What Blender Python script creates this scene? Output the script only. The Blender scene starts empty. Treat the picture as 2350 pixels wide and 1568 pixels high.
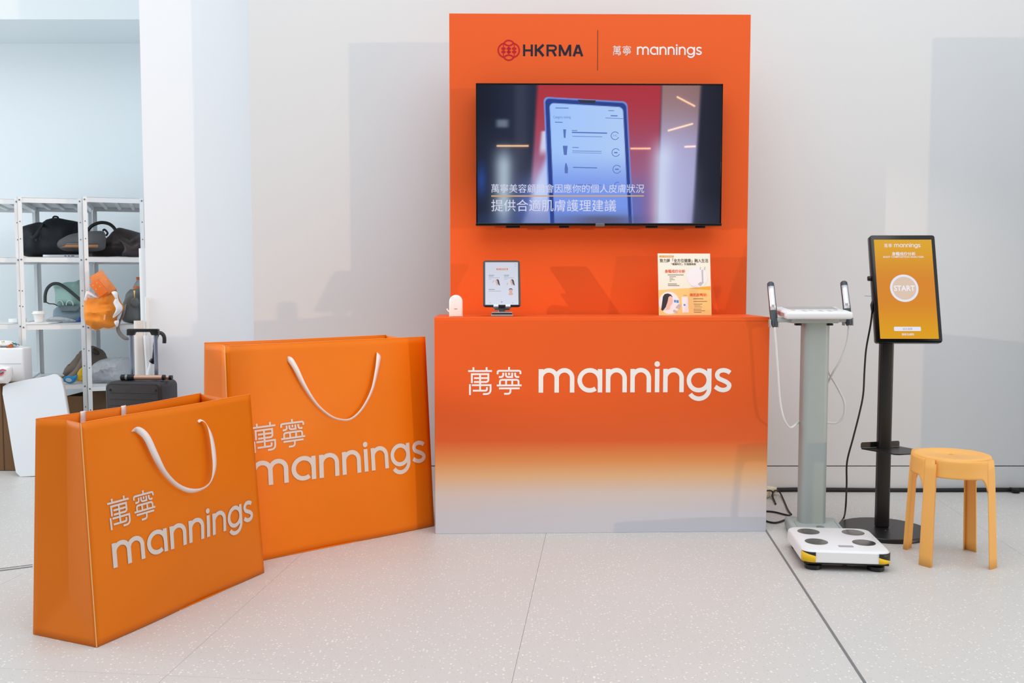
import bpy, bmesh, math, random
import numpy as np
from mathutils import Vector, Matrix, noise
from mathutils.geometry import delaunay_2d_cdt

random.seed(7)
rad = math.radians
S = bpy.context.scene
COL = S.collection

# ------------------------------------------------------------------ camera
CAM_H, PITCH, FPX = 1.18, rad(3.67), 2150.0
cam = bpy.data.cameras.new('camera')
cam.sensor_width = 36.0
cam.lens = 36.0 * FPX / 2350.0
camo = bpy.data.objects.new('camera', cam)
camo.location = (0, 0, CAM_H)
camo.rotation_euler = (math.pi / 2 - PITCH, 0, 0)
COL.objects.link(camo)
S.camera = camo

# ------------------------------------------------------------------ world and lights
S.view_settings.view_transform = 'Standard'
S.view_settings.look = 'None'
S.view_settings.gamma = 1.0
S.view_settings.exposure = 0.0
S.view_settings.use_curve_mapping = False
w = bpy.data.worlds.new('daylight')
S.world = w
w.use_nodes = True
w.node_tree.nodes['Background'].inputs[0].default_value = (0.90, 0.96, 1.0, 1)
w.node_tree.nodes['Background'].inputs[1].default_value = 0.98


def light(name, kind, loc, target, energy, color, **kw):
    l = bpy.data.lights.new(name, kind)
    l.energy = energy
    l.color = color
    for k, v in kw.items():
        setattr(l, k, v)
    o = bpy.data.objects.new(name, l)
    o.location = loc
    o.rotation_euler = (Vector(target) - Vector(loc)).to_track_quat('-Z', 'Y').to_euler()
    COL.objects.link(o)
    return o


# low warm sun from the right, behind the camera
light('sun_low_warm', 'SUN', (4.0, 1.0, 1.6), (0, 4.2, 1.40), 0.54, (1.0, 0.69, 0.42), angle=rad(0.8))
# added overhead area light so tops read brighter than lower parts
light('overhead_fill', 'AREA', (0.4, 1.6, 5.2), (0.2, 3.6, 0), 135, (0.97, 0.985, 1.0), shape='RECTANGLE', size=6.0, size_y=4.0)
# added cool area light, out of view at left, brightens bay and pillar
light('bay_fill', 'AREA', (-5.6, 4.7, 2.2), (-2.4, 6.2, 1.5), 46, (0.90, 0.965, 1.0), shape='RECTANGLE', size=2.2, size_y=2.6)
# added narrow spot from the left, throws the tablet's shadow on the backdrop
light('left_spot', 'SPOT', (-4.6, 1.62, 1.62), (0.5, 4.69, 1.13), 480, (1.0, 0.86, 0.72), spot_size=rad(15), spot_blend=0.6, shadow_soft_size=0.02)


# ------------------------------------------------------------------ measuring helpers (camera geometry -> places in the room)
CP, SP = math.cos(PITCH), math.sin(PITCH)


def ray(px, py):
    a, b = (px - 1175.0) / FPX, (784.0 - py) / FPX
    return Vector((a, CP + b * SP, -SP + b * CP))


def at(px, py, Y):
    d = ray(px, py)
    return Vector((0, 0, CAM_H)) + d * (Y / d.y)


def ground(px, py, z=0.0):
    d = ray(px, py)
    return Vector((0, 0, CAM_H)) + d * ((z - CAM_H) / d.z)


def on_plane(px, py, p, n):
    d = ray(px, py)
    o = Vector((0, 0, CAM_H))
    return o + d * ((Vector(p) - o).dot(n) / d.dot(n))


# ------------------------------------------------------------------ materials
def lin(c):
    c = c / 255.0
    return c / 12.92 if c <= 0.04045 else ((c + 0.055) / 1.055) ** 2.4


def rgb(r, g, b):
    return (lin(r), lin(g), lin(b), 1.0)


MATS = {}


def mat(name, col, rough=0.5, metal=0.0, spec=0.5, bump=0.0, bscale=40.0, var=0.0, vscale=6.0, emit=None, alpha=1.0, trans=0.0, coat=0.0):
    if name in MATS:
        return MATS[name]
    m = bpy.data.materials.new(name)
    m.use_nodes = True
    nt = m.node_tree
    b = nt.nodes['Principled BSDF']
    b.inputs['Base Color'].default_value = rgb(*col)
    b.inputs['Roughness'].default_value = rough
    b.inputs['Metallic'].default_value = metal
    b.inputs['Specular IOR Level'].default_value = spec
    b.inputs['Alpha'].default_value = alpha
    b.inputs['Transmission Weight'].default_value = trans
    b.inputs['Coat Weight'].default_value = coat
    if emit is not None:
        b.inputs['Base Color'].default_value = (0.01, 0.01, 0.01, 1)
        b.inputs['Emission Color'].default_value = rgb(*col)
        b.inputs['Emission Strength'].default_value = emit
    if bump or var:
        tc = nt.nodes.new('ShaderNodeTexCoord')
    if var:
        n = nt.nodes.new('ShaderNodeTexNoise')
        n.inputs['Scale'].default_value = vscale
        n.inputs['Detail'].default_value = 4
        mx = nt.nodes.new('ShaderNodeMix')
        mx.data_type = 'RGBA'
        c = rgb(*col)
        mx.inputs[6].default_value = tuple(x * (1 - var) for x in c[:3]) + (1,)
        mx.inputs[7].default_value = tuple(min(1, x * (1 + var)) for x in c[:3]) + (1,)
        nt.links.new(tc.outputs['Object'], n.inputs['Vector'])
        nt.links.new(n.outputs['Fac'], mx.inputs[0])
        nt.links.new(mx.outputs[2], b.inputs['Base Color'])
    if bump:
        n2 = nt.nodes.new('ShaderNodeTexNoise')
        n2.inputs['Scale'].default_value = bscale
        n2.inputs['Detail'].default_value = 3
        bp = nt.nodes.new('ShaderNodeBump')
        bp.inputs['Strength'].default_value = bump
        bp.inputs['Distance'].default_value = 0.01
        nt.links.new(tc.outputs['Object'], n2.inputs['Vector'])
        nt.links.new(n2.outputs['Fac'], bp.inputs['Height'])
        nt.links.new(bp.outputs['Normal'], b.inputs['Normal'])
    MATS[name] = m
    return m


def screen_mat(name, strength=1.0, rough=0.12):
    """A lit display: colours come from the mesh's own picture attribute."""
    m = bpy.data.materials.new(name)
    m.use_nodes = True
    nt = m.node_tree
    b = nt.nodes['Principled BSDF']
    a = nt.nodes.new('ShaderNodeAttribute')
    a.attribute_name = 'picture'
    b.inputs['Base Color'].default_value = (0.004, 0.004, 0.005, 1)
    b.inputs['Roughness'].default_value = rough
    b.inputs['Specular IOR Level'].default_value = 0.4
    nt.links.new(a.outputs['Color'], b.inputs['Emission Color'])
    b.inputs['Emission Strength'].default_value = strength
    return m


def floor_mat():
    m = bpy.data.materials.new('terrazzo')
    m.use_nodes = True
    nt = m.node_tree
    b = nt.nodes['Principled BSDF']
    g = nt.nodes.new('ShaderNodeNewGeometry')

    def vor(scale):
        v = nt.nodes.new('ShaderNodeTexVoronoi')
        v.inputs['Scale'].default_value = scale
        nt.links.new(g.outputs['Position'], v.inputs['Vector'])
        return v

    def mth(op, a, bb):
        n = nt.nodes.new('ShaderNodeMath')
        n.operation = op
        for k, x in enumerate((a, bb)):
            if isinstance(x, (int, float)):
                n.inputs[k].default_value = x
            else:
                nt.links.new(x, n.inputs[k])
        return n.outputs[0]

    def mixc(f, c1, c2):
        n = nt.nodes.new('ShaderNodeMix')
        n.data_type = 'RGBA'
        nt.links.new(f, n.inputs[0])
        for k, x in ((6, c1), (7, c2)):
            if isinstance(x, tuple):
                n.inputs[k].default_value = x
            else:
                nt.links.new(x, n.inputs[k])
        return n.outputs[2]

    nz = nt.nodes.new('ShaderNodeTexNoise')
    nz.inputs['Scale'].default_value = 1.6
    nz.inputs['Detail'].default_value = 3
    nt.links.new(g.outputs['Position'], nz.inputs['Vector'])
    base = mixc(nz.outputs['Fac'], rgb(207, 205, 202), rgb(214, 212, 209))
    nf = nt.nodes.new('ShaderNodeTexNoise')
    nf.inputs['Scale'].default_value = 260
    nt.links.new(g.outputs['Position'], nf.inputs['Vector'])
    base = mixc(mth('MULTIPLY', nf.outputs['Fac'], 0.35), base, rgb(186, 184, 181))
    v1 = vor(85)
    sel = nt.nodes.new('ShaderNodeSeparateColor')
    nt.links.new(v1.outputs['Color'], sel.inputs[0])
    chip = mth('MULTIPLY', mth('LESS_THAN', v1.outputs['Distance'], 0.3), mth('GREATER_THAN', sel.outputs[0], 0.72))
    base = mixc(mth('MULTIPLY', chip, 0.75), base, rgb(246, 241, 234))
    v2 = vor(130)
    sel2 = nt.nodes.new('ShaderNodeSeparateColor')
    nt.links.new(v2.outputs['Color'], sel2.inputs[0])
    chip2 = mth('MULTIPLY', mth('LESS_THAN', v2.outputs['Distance'], 0.27), mth('GREATER_THAN', sel2.outputs[1], 0.8))
    base = mixc(mth('MULTIPLY', chip2, 0.35), base, rgb(150, 140, 130))
    nt.links.new(base, b.inputs['Base Color'])
    b.inputs['Roughness'].default_value = 0.42
    b.inputs['Specular IOR Level'].default_value = 0.4
    return m


def gradient_mat(name, stops, rough=0.45):
    """A printed vertical colour fade over the height of the piece."""
    m = bpy.data.materials.new(name)
    m.use_nodes = True
    nt = m.node_tree
    b = nt.nodes['Principled BSDF']
    tc = nt.nodes.new('ShaderNodeTexCoord')
    sx = nt.nodes.new('ShaderNodeSeparateXYZ')
    rp = nt.nodes.new('ShaderNodeValToRGB')
    nt.links.new(tc.outputs['Generated'], sx.inputs[0])
    nt.links.new(sx.outputs['Z'], rp.inputs[0])
    nt.links.new(rp.outputs[0], b.inputs['Base Color'])
    e = rp.color_ramp.elements
    while len(e) < len(stops):
        e.new(0.5)
    for k, (p, c) in enumerate(stops):
        e[k].position = p
        e[k].color = rgb(*c)
    b.inputs['Roughness'].default_value = rough
    b.inputs['Specular IOR Level'].default_value = 0.25
    return m


WALL = mat('wall_paint', (222, 224, 226), 0.7, bump=0.03, bscale=120)
PILLAR = mat('pillar_paint', (240, 243, 248), 0.7)
BAY = mat('bay_paint', (222, 230, 234), 0.75)
WHITE_METAL = mat('white_steel', (238, 241, 243), 0.45, var=0.02)
BOLT = mat('bolt_grey', (120, 128, 134), 0.4, metal=0.6)
ORANGE = mat('stand_orange', (234, 94, 34), 0.55, spec=0.25, bump=0.015, bscale=300)
BAG = mat('bag_orange', (236, 121, 2), 0.42, spec=0.25, var=0.03, vscale=9)
BAG_EDGE = mat('paper_edge', (250, 190, 130), 0.6)
RIBBON = mat('ribbon_white', (246, 232, 226), 0.55)
PRINT_BEIGE = mat('print_beige', (222, 210, 202), 0.6, spec=0.2)
PRINT_WHITE = mat('print_white', (236, 233, 232), 0.55)
PRINT_NAVY = mat('print_navy', (36, 38, 54), 0.6, spec=0.15)
PRINT_RED = mat('print_red', (190, 34, 44), 0.6, spec=0.15)
BLACK = mat('black_plastic', (16, 16, 18), 0.35)
BLACK_METAL = mat('black_powder_coat', (24, 24, 26), 0.38, var=0.08, vscale=20)
BEZEL = mat('bezel_black', (9, 9, 11), 0.2)
CABLE = mat('cable_black', (22, 20, 20), 0.5)
JOINT = mat('joint_grey', (172, 170, 168), 0.8)


# ------------------------------------------------------------------ geometry helpers
def link(o, parent, c):
    COL.objects.link(o)
    if parent is not None:
        o.parent = parent
        base = Vector((0, 0, 0))
        p = parent
        while p is not None:
            base += p.location
            p = p.parent
        o.location = Vector(c) - base
    else:
        o.location = c


def thing(name, label, cat, loc, group=None, kind=None):
    o = bpy.data.objects.new(name, None)
    o.empty_display_size = 0.05
    COL.objects.link(o)
    o.location = loc
    o['label'] = label
    o['category'] = cat
    if group:
        o['group'] = group
    if kind:
        o['kind'] = kind
    return o


def tag(o, label, cat=None, group=None, kind=None):
    o['label'] = label
    if cat:
        o['category'] = cat
    if group:
        o['group'] = group
    if kind:
        o['kind'] = kind
    return o


class B:
    def __init__(self):
        self.v, self.f = [], []

    def add(self, vs, fs):
        n = len(self.v)
        self.v += [Vector(p) for p in vs]
        self.f += [tuple(i + n for i in f) for f in fs]
        return self

    def box(self, c, s, rot=None, bevel=0.0, seg=2):
        bm = bmesh.new()
        bmesh.ops.create_cube(bm, size=1.0)
        for v in bm.verts:
            v.co = Vector((v.co.x * s[0], v.co.y * s[1], v.co.z * s[2]))
        if bevel:
            bmesh.ops.bevel(bm, geom=list(bm.edges), offset=bevel, segments=seg, affect='EDGES', profile=0.5)
        M = rot if rot is not None else Matrix.Identity(3)
        bm.verts.index_update()
        self.add([M @ v.co + Vector(c) for v in bm.verts], [[v.index for v in f.verts] for f in bm.faces])
        bm.free()
        return self

    def prism(self, outline, d, M=None, o=(0, 0, 0), bevel=0.0, seg=2):
        """outline (x, z) extruded by d along +y, then M @ p + o"""
        bm = bmesh.new()
        vs = [bm.verts.new((x, 0, z)) for x, z in outline]
        f = bm.faces.new(vs)
        r = bmesh.ops.extrude_face_region(bm, geom=[f])
        for e in r['geom']:
            if isinstance(e, bmesh.types.BMVert):
                e.co.y += d
        bmesh.ops.recalc_face_normals(bm, faces=list(bm.faces))
        if bevel:
            eds = [e for e in bm.edges if abs(e.verts[0].co.y - e.verts[1].co.y) < 1e-6]
            bmesh.ops.bevel(bm, geom=eds, offset=bevel, segments=seg, affect='EDGES', profile=0.5)
        M = M if M is not None else Matrix.Identity(3)
        bm.verts.index_update()
        self.add([M @ v.co + Vector(o) for v in bm.verts], [[v.index for v in f.verts] for f in bm.faces])
        bm.free()
        return self

    def tube(self, path, r, n=8, caps=True):
        path = [Vector(p) for p in path]
        m = len(path)
        rr = r if isinstance(r, (list, tuple)) else [r] * m
        t0 = (path[1] - path[0]).normalized()
        up = Vector((0, 0, 1)) if abs(t0.z) < 0.9 else Vector((1, 0, 0))
        x = t0.cross(up).normalized()
        vs, fs = [], []
        for i in range(m):
            t = (path[min(i + 1, m - 1)] - path[max(i - 1, 0)]).normalized()
            x = (x - t * x.dot(t)).normalized()
            y = t.cross(x)
            for k in range(n):
                a = 2 * math.pi * k / n
                vs.append(path[i] + (x * math.cos(a) + y * math.sin(a)) * rr[i])
        for i in range(m - 1):
            for k in range(n):
                k2 = (k + 1) % n
                fs.append((i * n + k, i * n + k2, (i + 1) * n + k2, (i + 1) * n + k))
        if caps:
            fs.append(tuple(range(n))[::-1])
            fs.append(tuple((m - 1) * n + k for k in range(n)))
        return self.add(vs, fs)

    def lathe(self, prof, c, n=32, M=None):
        """prof: (r, z) list, about +z, then M @ p + c"""
        M = M if M is not None else Matrix.Identity(3)
        vs, fs = [], []
        for r, z in prof:
            for k in range(n):
                a = 2 * math.pi * k / n
                vs.append(M @ Vector((r * math.cos(a), r * math.sin(a), z)) + Vector(c))
        for i in range(len(prof) - 1):
            for k in range(n):
                k2 = (k + 1) % n
                fs.append((i * n + k, i * n + k2, (i + 1) * n + k2, (i + 1) * n + k))
        fs.append(tuple(range(n))[::-1])
        fs.append(tuple((len(prof) - 1) * n + k for k in range(n)))
        return self.add(vs, fs)

    def grid(self, fn, nu, nv):
        vs = [fn(i / nu, j / nv) for j in range(nv + 1) for i in range(nu + 1)]
        fs = [(j * (nu + 1) + i, j * (nu + 1) + i + 1, (j + 1) * (nu + 1) + i + 1, (j + 1) * (nu + 1) + i) for j in range(nv) for i in range(nu)]
        return self.add(vs, fs)

    def ribbon(self, path, widths, dirs):
        vs, fs = [], []
        for p, wd, d in zip(path, widths, dirs):
            vs += [Vector(p) - Vector(d) * wd / 2, Vector(p) + Vector(d) * wd / 2]
        for i in range(len(path) - 1):
            fs.append((2 * i, 2 * i + 1, 2 * i + 3, 2 * i + 2))
        return self.add(vs, fs)

    def make(self, name, m, parent=None, smooth=True, angle=38, solid=0.0, offset=0.0):
        c = sum(self.v, Vector()) / max(1, len(self.v))
        me = bpy.data.meshes.new(name)
        me.from_pydata([tuple(p - c) for p in self.v], [], self.f)
        me.update()
        if smooth:
            me.polygons.foreach_set('use_smooth', [True] * len(me.polygons))
            me.set_sharp_from_angle(angle=rad(angle))
        me.materials.append(m)
        o = bpy.data.objects.new(name, me)
        link(o, parent, c)
        if solid:
            md = o.modifiers.new('thickness', 'SOLIDIFY')
            md.thickness = solid
            md.offset = offset
        return o


def catmull(pts, n=8, closed=False):
    P = [Vector(p) for p in pts]
    out = []
    m = len(P)
    rng = range(m) if closed else range(m - 1)
    for i in rng:
        if closed:
            a, b, c, d = P[i - 1], P[i], P[(i + 1) % m], P[(i + 2) % m]
        else:
            a, b, c, d = P[max(i - 1, 0)], P[i], P[i + 1], P[min(i + 2, m - 1)]
        for k in range(n):
            t = k / n
            out.append(0.5 * ((2 * b) + (c - a) * t + (2 * a - 5 * b + 4 * c - d) * t * t + (3 * b - a - 3 * c + d) * t ** 3))
    if not closed:
        out.append(P[-1])
    return out


def rrect(w_, h_, r, seg=5, cx=0.0, cz=0.0):
    pts = []
    for sx, sz, a0 in ((1, 1, 0), (-1, 1, 90), (-1, -1, 180), (1, -1, 270)):
        for k in range(seg + 1):
            a = rad(a0 + 90 * k / seg)
            pts.append((cx + sx * (w_ / 2 - r) + r * math.cos(a), cz + sz * (h_ / 2 - r) + r * math.sin(a)))
    return pts


def rotz(a):
    return Matrix.Rotation(a, 3, 'Z')


def inside(p, poly):
    x, y = p
    c = False
    j = len(poly) - 1
    for i in range(len(poly)):
        xi, yi = poly[i]
        xj, yj = poly[j]
        if (yi > y) != (yj > y) and x < (xj - xi) * (y - yi) / (yj - yi) + xi:
            c = not c
        j = i
    return c


def puff(outline, depth, rim, step, wrinkle=0.0, seed=0, flat_back=False, wfreq=18.0, smooth_outline=True, ridge=0.0, rfreq=(12, 12)):
    """A soft body: an (x, z) outline blown up to 'depth', rounded off over 'rim'. Returns verts (x, y, z) and faces; y=0 is the middle."""
    if smooth_outline:
        ol = [(p.x, p.y) for p in catmull([(x, z, 0) for x, z in outline], 4, closed=True)]
    else:
        ol = list(outline)
    A = np.array(ol)
    lo, hi = A.min(0), A.max(0)
    seg = np.roll(A, -1, 0) - A

    def dist(p):
        t = np.clip(((p - A) * seg).sum(1) / np.maximum((seg ** 2).sum(1), 1e-12), 0, 1)
        return np.sqrt((((A + seg * t[:, None]) - p) ** 2).sum(1)).min()

    rnd = random.Random(seed)
    pts = [Vector(p) for p in ol]
    nb = len(pts)
    y = lo[1] + step / 2
    while y < hi[1]:
        x = lo[0] + step / 2
        while x < hi[0]:
            p = (x + rnd.uniform(-.2, .2) * step, y + rnd.uniform(-.2, .2) * step)
            if inside(p, ol) and dist(np.array(p)) > step * 0.45:
                pts.append(Vector(p))
            x += step
        y += step
    co, _, fc, _, _, _ = delaunay_2d_cdt(pts, [], [list(range(nb))], 1, 1e-6)
    ph = [rnd.uniform(0, 6.28) for _ in range(6)]
    th = []
    for p in co:
        d = dist(np.array((p.x, p.y)))
        q = min(1.0, d / rim)
        t = depth / 2 * math.sqrt(max(0.0, 1 - (1 - q) ** 2))
        if wrinkle:
            t += wrinkle * q * (math.sin(wfreq * (p.x * 1.3 + p.y * 0.7) + ph[0]) * math.sin(wfreq * 0.7 * (p.y * 1.4 - p.x * .5) + ph[1])
                                + 0.5 * math.sin(wfreq * 2.1 * (p.x - p.y * .6) + ph[2] + 2 * math.sin(wfreq * .8 * p.y + ph[3])))
        if ridge:                                        # sharp creases
            e = noise.noise(Vector((p.x * rfreq[0] + seed, p.y * rfreq[1], seed * 1.7)))
            e2 = noise.noise(Vector((p.x * rfreq[0] * 2.3 - seed, p.y * rfreq[1] * 2.3, 4.0)))
            t += ridge * min(1.0, q * 1.5) * ((1 - abs(e) * 4) + 0.5 * (1 - abs(e2) * 4))
        th.append(max(0.0005, t))
    n = len(co)
    V = [Vector((p.x, -t, p.y)) for p, t in zip(co, th)] + [Vector((p.x, 0.002 if flat_back else t, p.y)) for p, t in zip(co, th)]
    F = [tuple(f) for f in fc] + [tuple(i + n for i in reversed(f)) for f in fc]
    # the outline is in order, so bridge it
    key = {}
    for i, p in enumerate(co):
        key[(round(p.x, 6), round(p.y, 6))] = i
    idx = [key.get((round(p[0], 6), round(p[1], 6))) for p in ol]
    if None not in idx:
        for k in range(nb):
            a, b_ = idx[k], idx[(k + 1) % nb]
            F.append((a, b_, b_ + n, a + n))
    return V, F


def puff_px(pix, Y, depth, rim, step=0.02, **kw):
    """outline measured in the photograph at depth Y (the body's middle)"""
    P = [at(x, y, Y) for x, y in pix]
    if Y > 6.0:                                              # nothing sinks into the shelf it lies on
        top = max(p.z for p in P)
        for lv in (0.10, 0.513, 0.904, 1.336):
            if min(p.z for p in P) > lv - 0.07 and top > lv + 0.01 and min(p.z for p in P) < lv + 0.012:
                for p in P:
                    p.z = max(p.z, lv + 0.012)
    V, F = puff([(p.x, p.z) for p in P], depth, rim, step, **kw)
    b = B()
    b.add([Vector((v.x, v.y + Y, v.z)) for v in V], F)
    return b


# ------------------------------------------------------------------ lettering
def fillet(pts, r, seg=7):
    """polyline with rounded corners; r is one radius or a list, one for each inner corner"""
    out = [Vector(pts[0])]
    for i in range(1, len(pts) - 1):
        a, b, c = Vector(pts[i - 1]), Vector(pts[i]), Vector(pts[i + 1])
        ri = r[i - 1] if isinstance(r, (list, tuple)) else r
        if ri <= 0:
            out.append(b)
            continue
        d1, d2 = (a - b).normalized(), (c - b).normalized()
        p, q = b + d1 * ri, b + d2 * ri
        for k in range(seg + 1):
            t = k / seg
            out.append(p * (1 - t) ** 2 * 1 + b * 2 * t * (1 - t) * 1.0 + q * t * t)
    out.append(Vector(pts[-1]))
    return out


def stroke_strip(pts, wd, maxlen=None):
    """2D polyline -> list of quads (each 4 points) with mitred joints"""
    P = [Vector((p[0], p[1])) for p in pts]
    Q = [P[0]]
    for p in P[1:]:
        if (p - Q[-1]).length > 1e-6:
            Q.append(p)
    P = Q
    if maxlen:
        R = [P[0]]
        for a, b in zip(P[:-1], P[1:]):
            k = max(1, int(math.ceil((b - a).length / maxlen)))
            R += [a + (b - a) * (j / k) for j in range(1, k + 1)]
        P = R
    L, Rr = [], []
    for i in range(len(P)):
        d1 = (P[i] - P[i - 1]).normalized() if i > 0 else None
        d2 = (P[i + 1] - P[i]).normalized() if i < len(P) - 1 else None
        if d1 is None:
            d1 = d2
        if d2 is None:
            d2 = d1
        n1, n2 = Vector((-d1.y, d1.x)), Vector((-d2.y, d2.x))
        n = (n1 + n2)
        n = n.normalized() if n.length > 1e-6 else n1
        s = wd / 2 / max(0.5, n.dot(n1))
        L.append(P[i] + n * s)
        Rr.append(P[i] - n * s)
    return [(L[i], Rr[i], Rr[i + 1], L[i + 1]) for i in range(len(P) - 1)]


def arc(cx, cy, r, a0, a1, n=20):
    return [(cx + r * math.cos(rad(a0 + (a1 - a0) * k / n)), cy + r * math.sin(rad(a0 + (a1 - a0) * k / n))) for k in range(n + 1)]


def wordmark_strokes():
    """Rounded lower-case wordmark, 445 wide, x-height 54, baseline at 0: list of (points, width)."""
    s = 10.3
    out = []

    def stem(x0, x1, y0=0, y1=54):
        out.append(([((x0 + x1) / 2, y0), ((x0 + x1) / 2, y1)], x1 - x0))

    def arch(xl, xr):
        c, r = (xl + xr) / 2, (xr - xl) / 2 + 5.15
        out.append((arc(c, 51.2 - r, r, 168, 0) + [(c + r, 0)], s))

    stem(0, 10.5)
    arch(10.5, 36.2)
    arch(46.5, 71.6)
    out.append((arc(117.2, 28, 23.1, 0, 305, 40), s))
    stem(135.5, 145.9)
    stem(154, 164.6)
    arch(164.6, 192.1)
    stem(210.2, 220.6)
    arch(220.6, 247.8)
    stem(266.8, 277.2)
    out.append((arc(271.9, 65, 3.2, 0, 360, 24), 6.4))
    stem(285.9, 296.3)
    arch(296.3, 323.3)
    out.append((arc(368.1, 27.4, 22.9, 0, 360, 44), s))
    out.append(([(392.3, 54.2), (392.3, 8.4)] + arc(368.7, 8.4, 23.6, 0, -148, 26)[1:], s))
    sp = [(440.3, 44.5), (434, 48.4), (424.5, 50.4), (415, 47.8), (410.4, 40.5), (413.5, 32.2), (423, 27.4), (432.5, 22.8), (438.6, 16.2), (436.2, 9), (430.6, 5.6), (423, 4.7), (415, 6.8), (406, 12.6)]
    out.append(([(p.x, p.y) for p in catmull([(x, y, 0) for x, y in sp], 5)], s))
    return out


def seal_strokes():
    """The two characters before the wordmark, 122 wide, 64 high, bottom at 0."""
    k = 16.79

    def c(*pts):
        return [((x - 160) / k, (1210 - y) / k) for x, y in pts]

    r = 105 / k
    P = [
        (c((160, 281), (1075, 281)), 0), (c((362, 135), (362, 281)), 0), (c((868, 135), (868, 281)), 0),
        (c((300, 745), (300, 403), (935, 403), (935, 705), (380, 705)), [0, 0, 105 / k]),
        (c((380, 555), (935, 555)), 0), (c((617, 403), (617, 1040)), 0), (c((227, 790), (227, 1210)), 0),
        (c((300, 828), (1020, 828), (1020, 1172), (725, 1172)), [0, 180 / k]),
        (c((335, 1040), (880, 1040), (880, 905)), [70 / k]),
        (c((1730, 130), (1730, 275)), 0),
        (c((1292, 410), (1292, 275), (2170, 275), (2170, 405)), 70 / k),
        (c((1505, 350), (1505, 515), (1340, 515)), 90 / k),
        (c((1612, 350), (1612, 515), (1850, 515), (1850, 350)), [90 / k, 0]),
        (c((1732, 350), (1732, 445)), 0),
        (c((1965, 350), (1965, 515), (2125, 515)), 90 / k),
        (c((1380, 840), (1380, 625), (2097, 625), (2097, 840)), 85 / k),
        (c((1617, 625), (1617, 840)), 0), (c((1855, 625), (1855, 840)), 0),
        (c((1258, 840), (2215, 840)), 0), (c((1340, 955), (2140, 955)), 0),
        (c((1785, 955), (1785, 1165), (1540, 1165)), 115 / k)]
    return [([(p.x, p.y) for p in fillet([(x, y, 0) for x, y in pts], rr)], 72 / k) for pts, rr in P]


WORDMARK, SEAL = wordmark_strokes(), seal_strokes()


LAYER = [0]


def lay_strokes(b, strokes, fn, maxlen=None):
    """strokes overlap where a letter's arch meets its stem, so each lies a hair above the last"""
    for pts, wd in strokes:
        x, y = pts[0][0], pts[0][1]
        o = Vector(fn(x, y))
        n_ = (Vector(fn(x + 1, y)) - o).cross(Vector(fn(x, y + 1)) - o).normalized()
        if n_.dot(o - Vector((0, 0, CAM_H))) > 0:
            n_ = -n_
        LAYER[0] = (LAYER[0] + 1) % 9
        n_ = n_ * (LAYER[0] * 0.00006)
        for q in stroke_strip(pts, wd, maxlen):
            n = len(b.v)
            b.v += [Vector(fn(p.x, p.y)) + n_ for p in q]
            b.f.append((n, n + 1, n + 2, n + 3))
    return b


def lay_seal(fn, m, parent, maxlen=None, label=None):
    for part in (SEAL[:9], SEAL[9:]):
        o_ = lay_strokes(B(), part, fn, maxlen).make('character', m, parent, smooth=False)
        if label:
            o_['label'] = label


FLAT_CACHE = {}


def text_tris(s, bold=0.0):
    """outline text -> (verts2d, faces, width) at size 1, left aligned on the baseline"""
    key = (s, bold)
    if key in FLAT_CACHE:
        return FLAT_CACHE[key]
    cu = bpy.data.curves.new('glyphs', 'FONT')
    cu.body = s
    cu.size = 1.0
    cu.resolution_u = 3
    cu.offset = bold
    o = bpy.data.objects.new('glyphs', cu)
    COL.objects.link(o)
    bpy.context.view_layer.update()
    dg = bpy.context.evaluated_depsgraph_get()
    me = bpy.data.meshes.new_from_object(o.evaluated_get(dg))
    vs = [(v.co.x, v.co.y) for v in me.vertices]
    fs = [tuple(p.vertices) for p in me.polygons]
    bpy.data.objects.remove(o)
    bpy.data.curves.remove(cu)
    bpy.data.meshes.remove(me)
    if not vs:
        vs, fs = [(0, 0), (1, 0), (1, 1)], [(0, 1, 2)]
    x0, x1 = min(v[0] for v in vs), max(v[0] for v in vs)
    vs = [(v[0] - x0, v[1]) for v in vs]
    FLAT_CACHE[key] = (vs, fs, x1 - x0)
    return FLAT_CACHE[key]


def lay_text(b, s, fn, x, y, width=None, size=None, bold=0.0, align='l', yscale=1.0):
    vs, fs, wd = text_tris(s, bold)
    k = width / wd if width else size
    ky = size if size else k * yscale
    off = {'l': 0, 'c': -wd * k / 2, 'r': -wd * k}[align]
    b.add([fn(x + off + p[0] * k, y + p[1] * ky) for p in vs], fs)
    return b


def poly2(b, pts, fn):
    n = len(b.v)
    b.v += [Vector(fn(x, y)) for x, y in pts]
    b.f.append(tuple(range(n, n + len(pts))))
    return b


def disc(b, cx, cy, rx, ry, fn, n=32):
    return poly2(b, [(cx + rx * math.cos(2 * math.pi * k / n), cy + ry * math.sin(2 * math.pi * k / n)) for k in range(n)], fn)


def rect2(b, x0, y0, x1, y1, fn):
    return poly2(b, [(x0, y0), (x1, y0), (x1, y1), (x0, y1)], fn)


def structure(o, label):
    o['kind'] = 'structure'
    o['label'] = label
    return o


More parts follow.
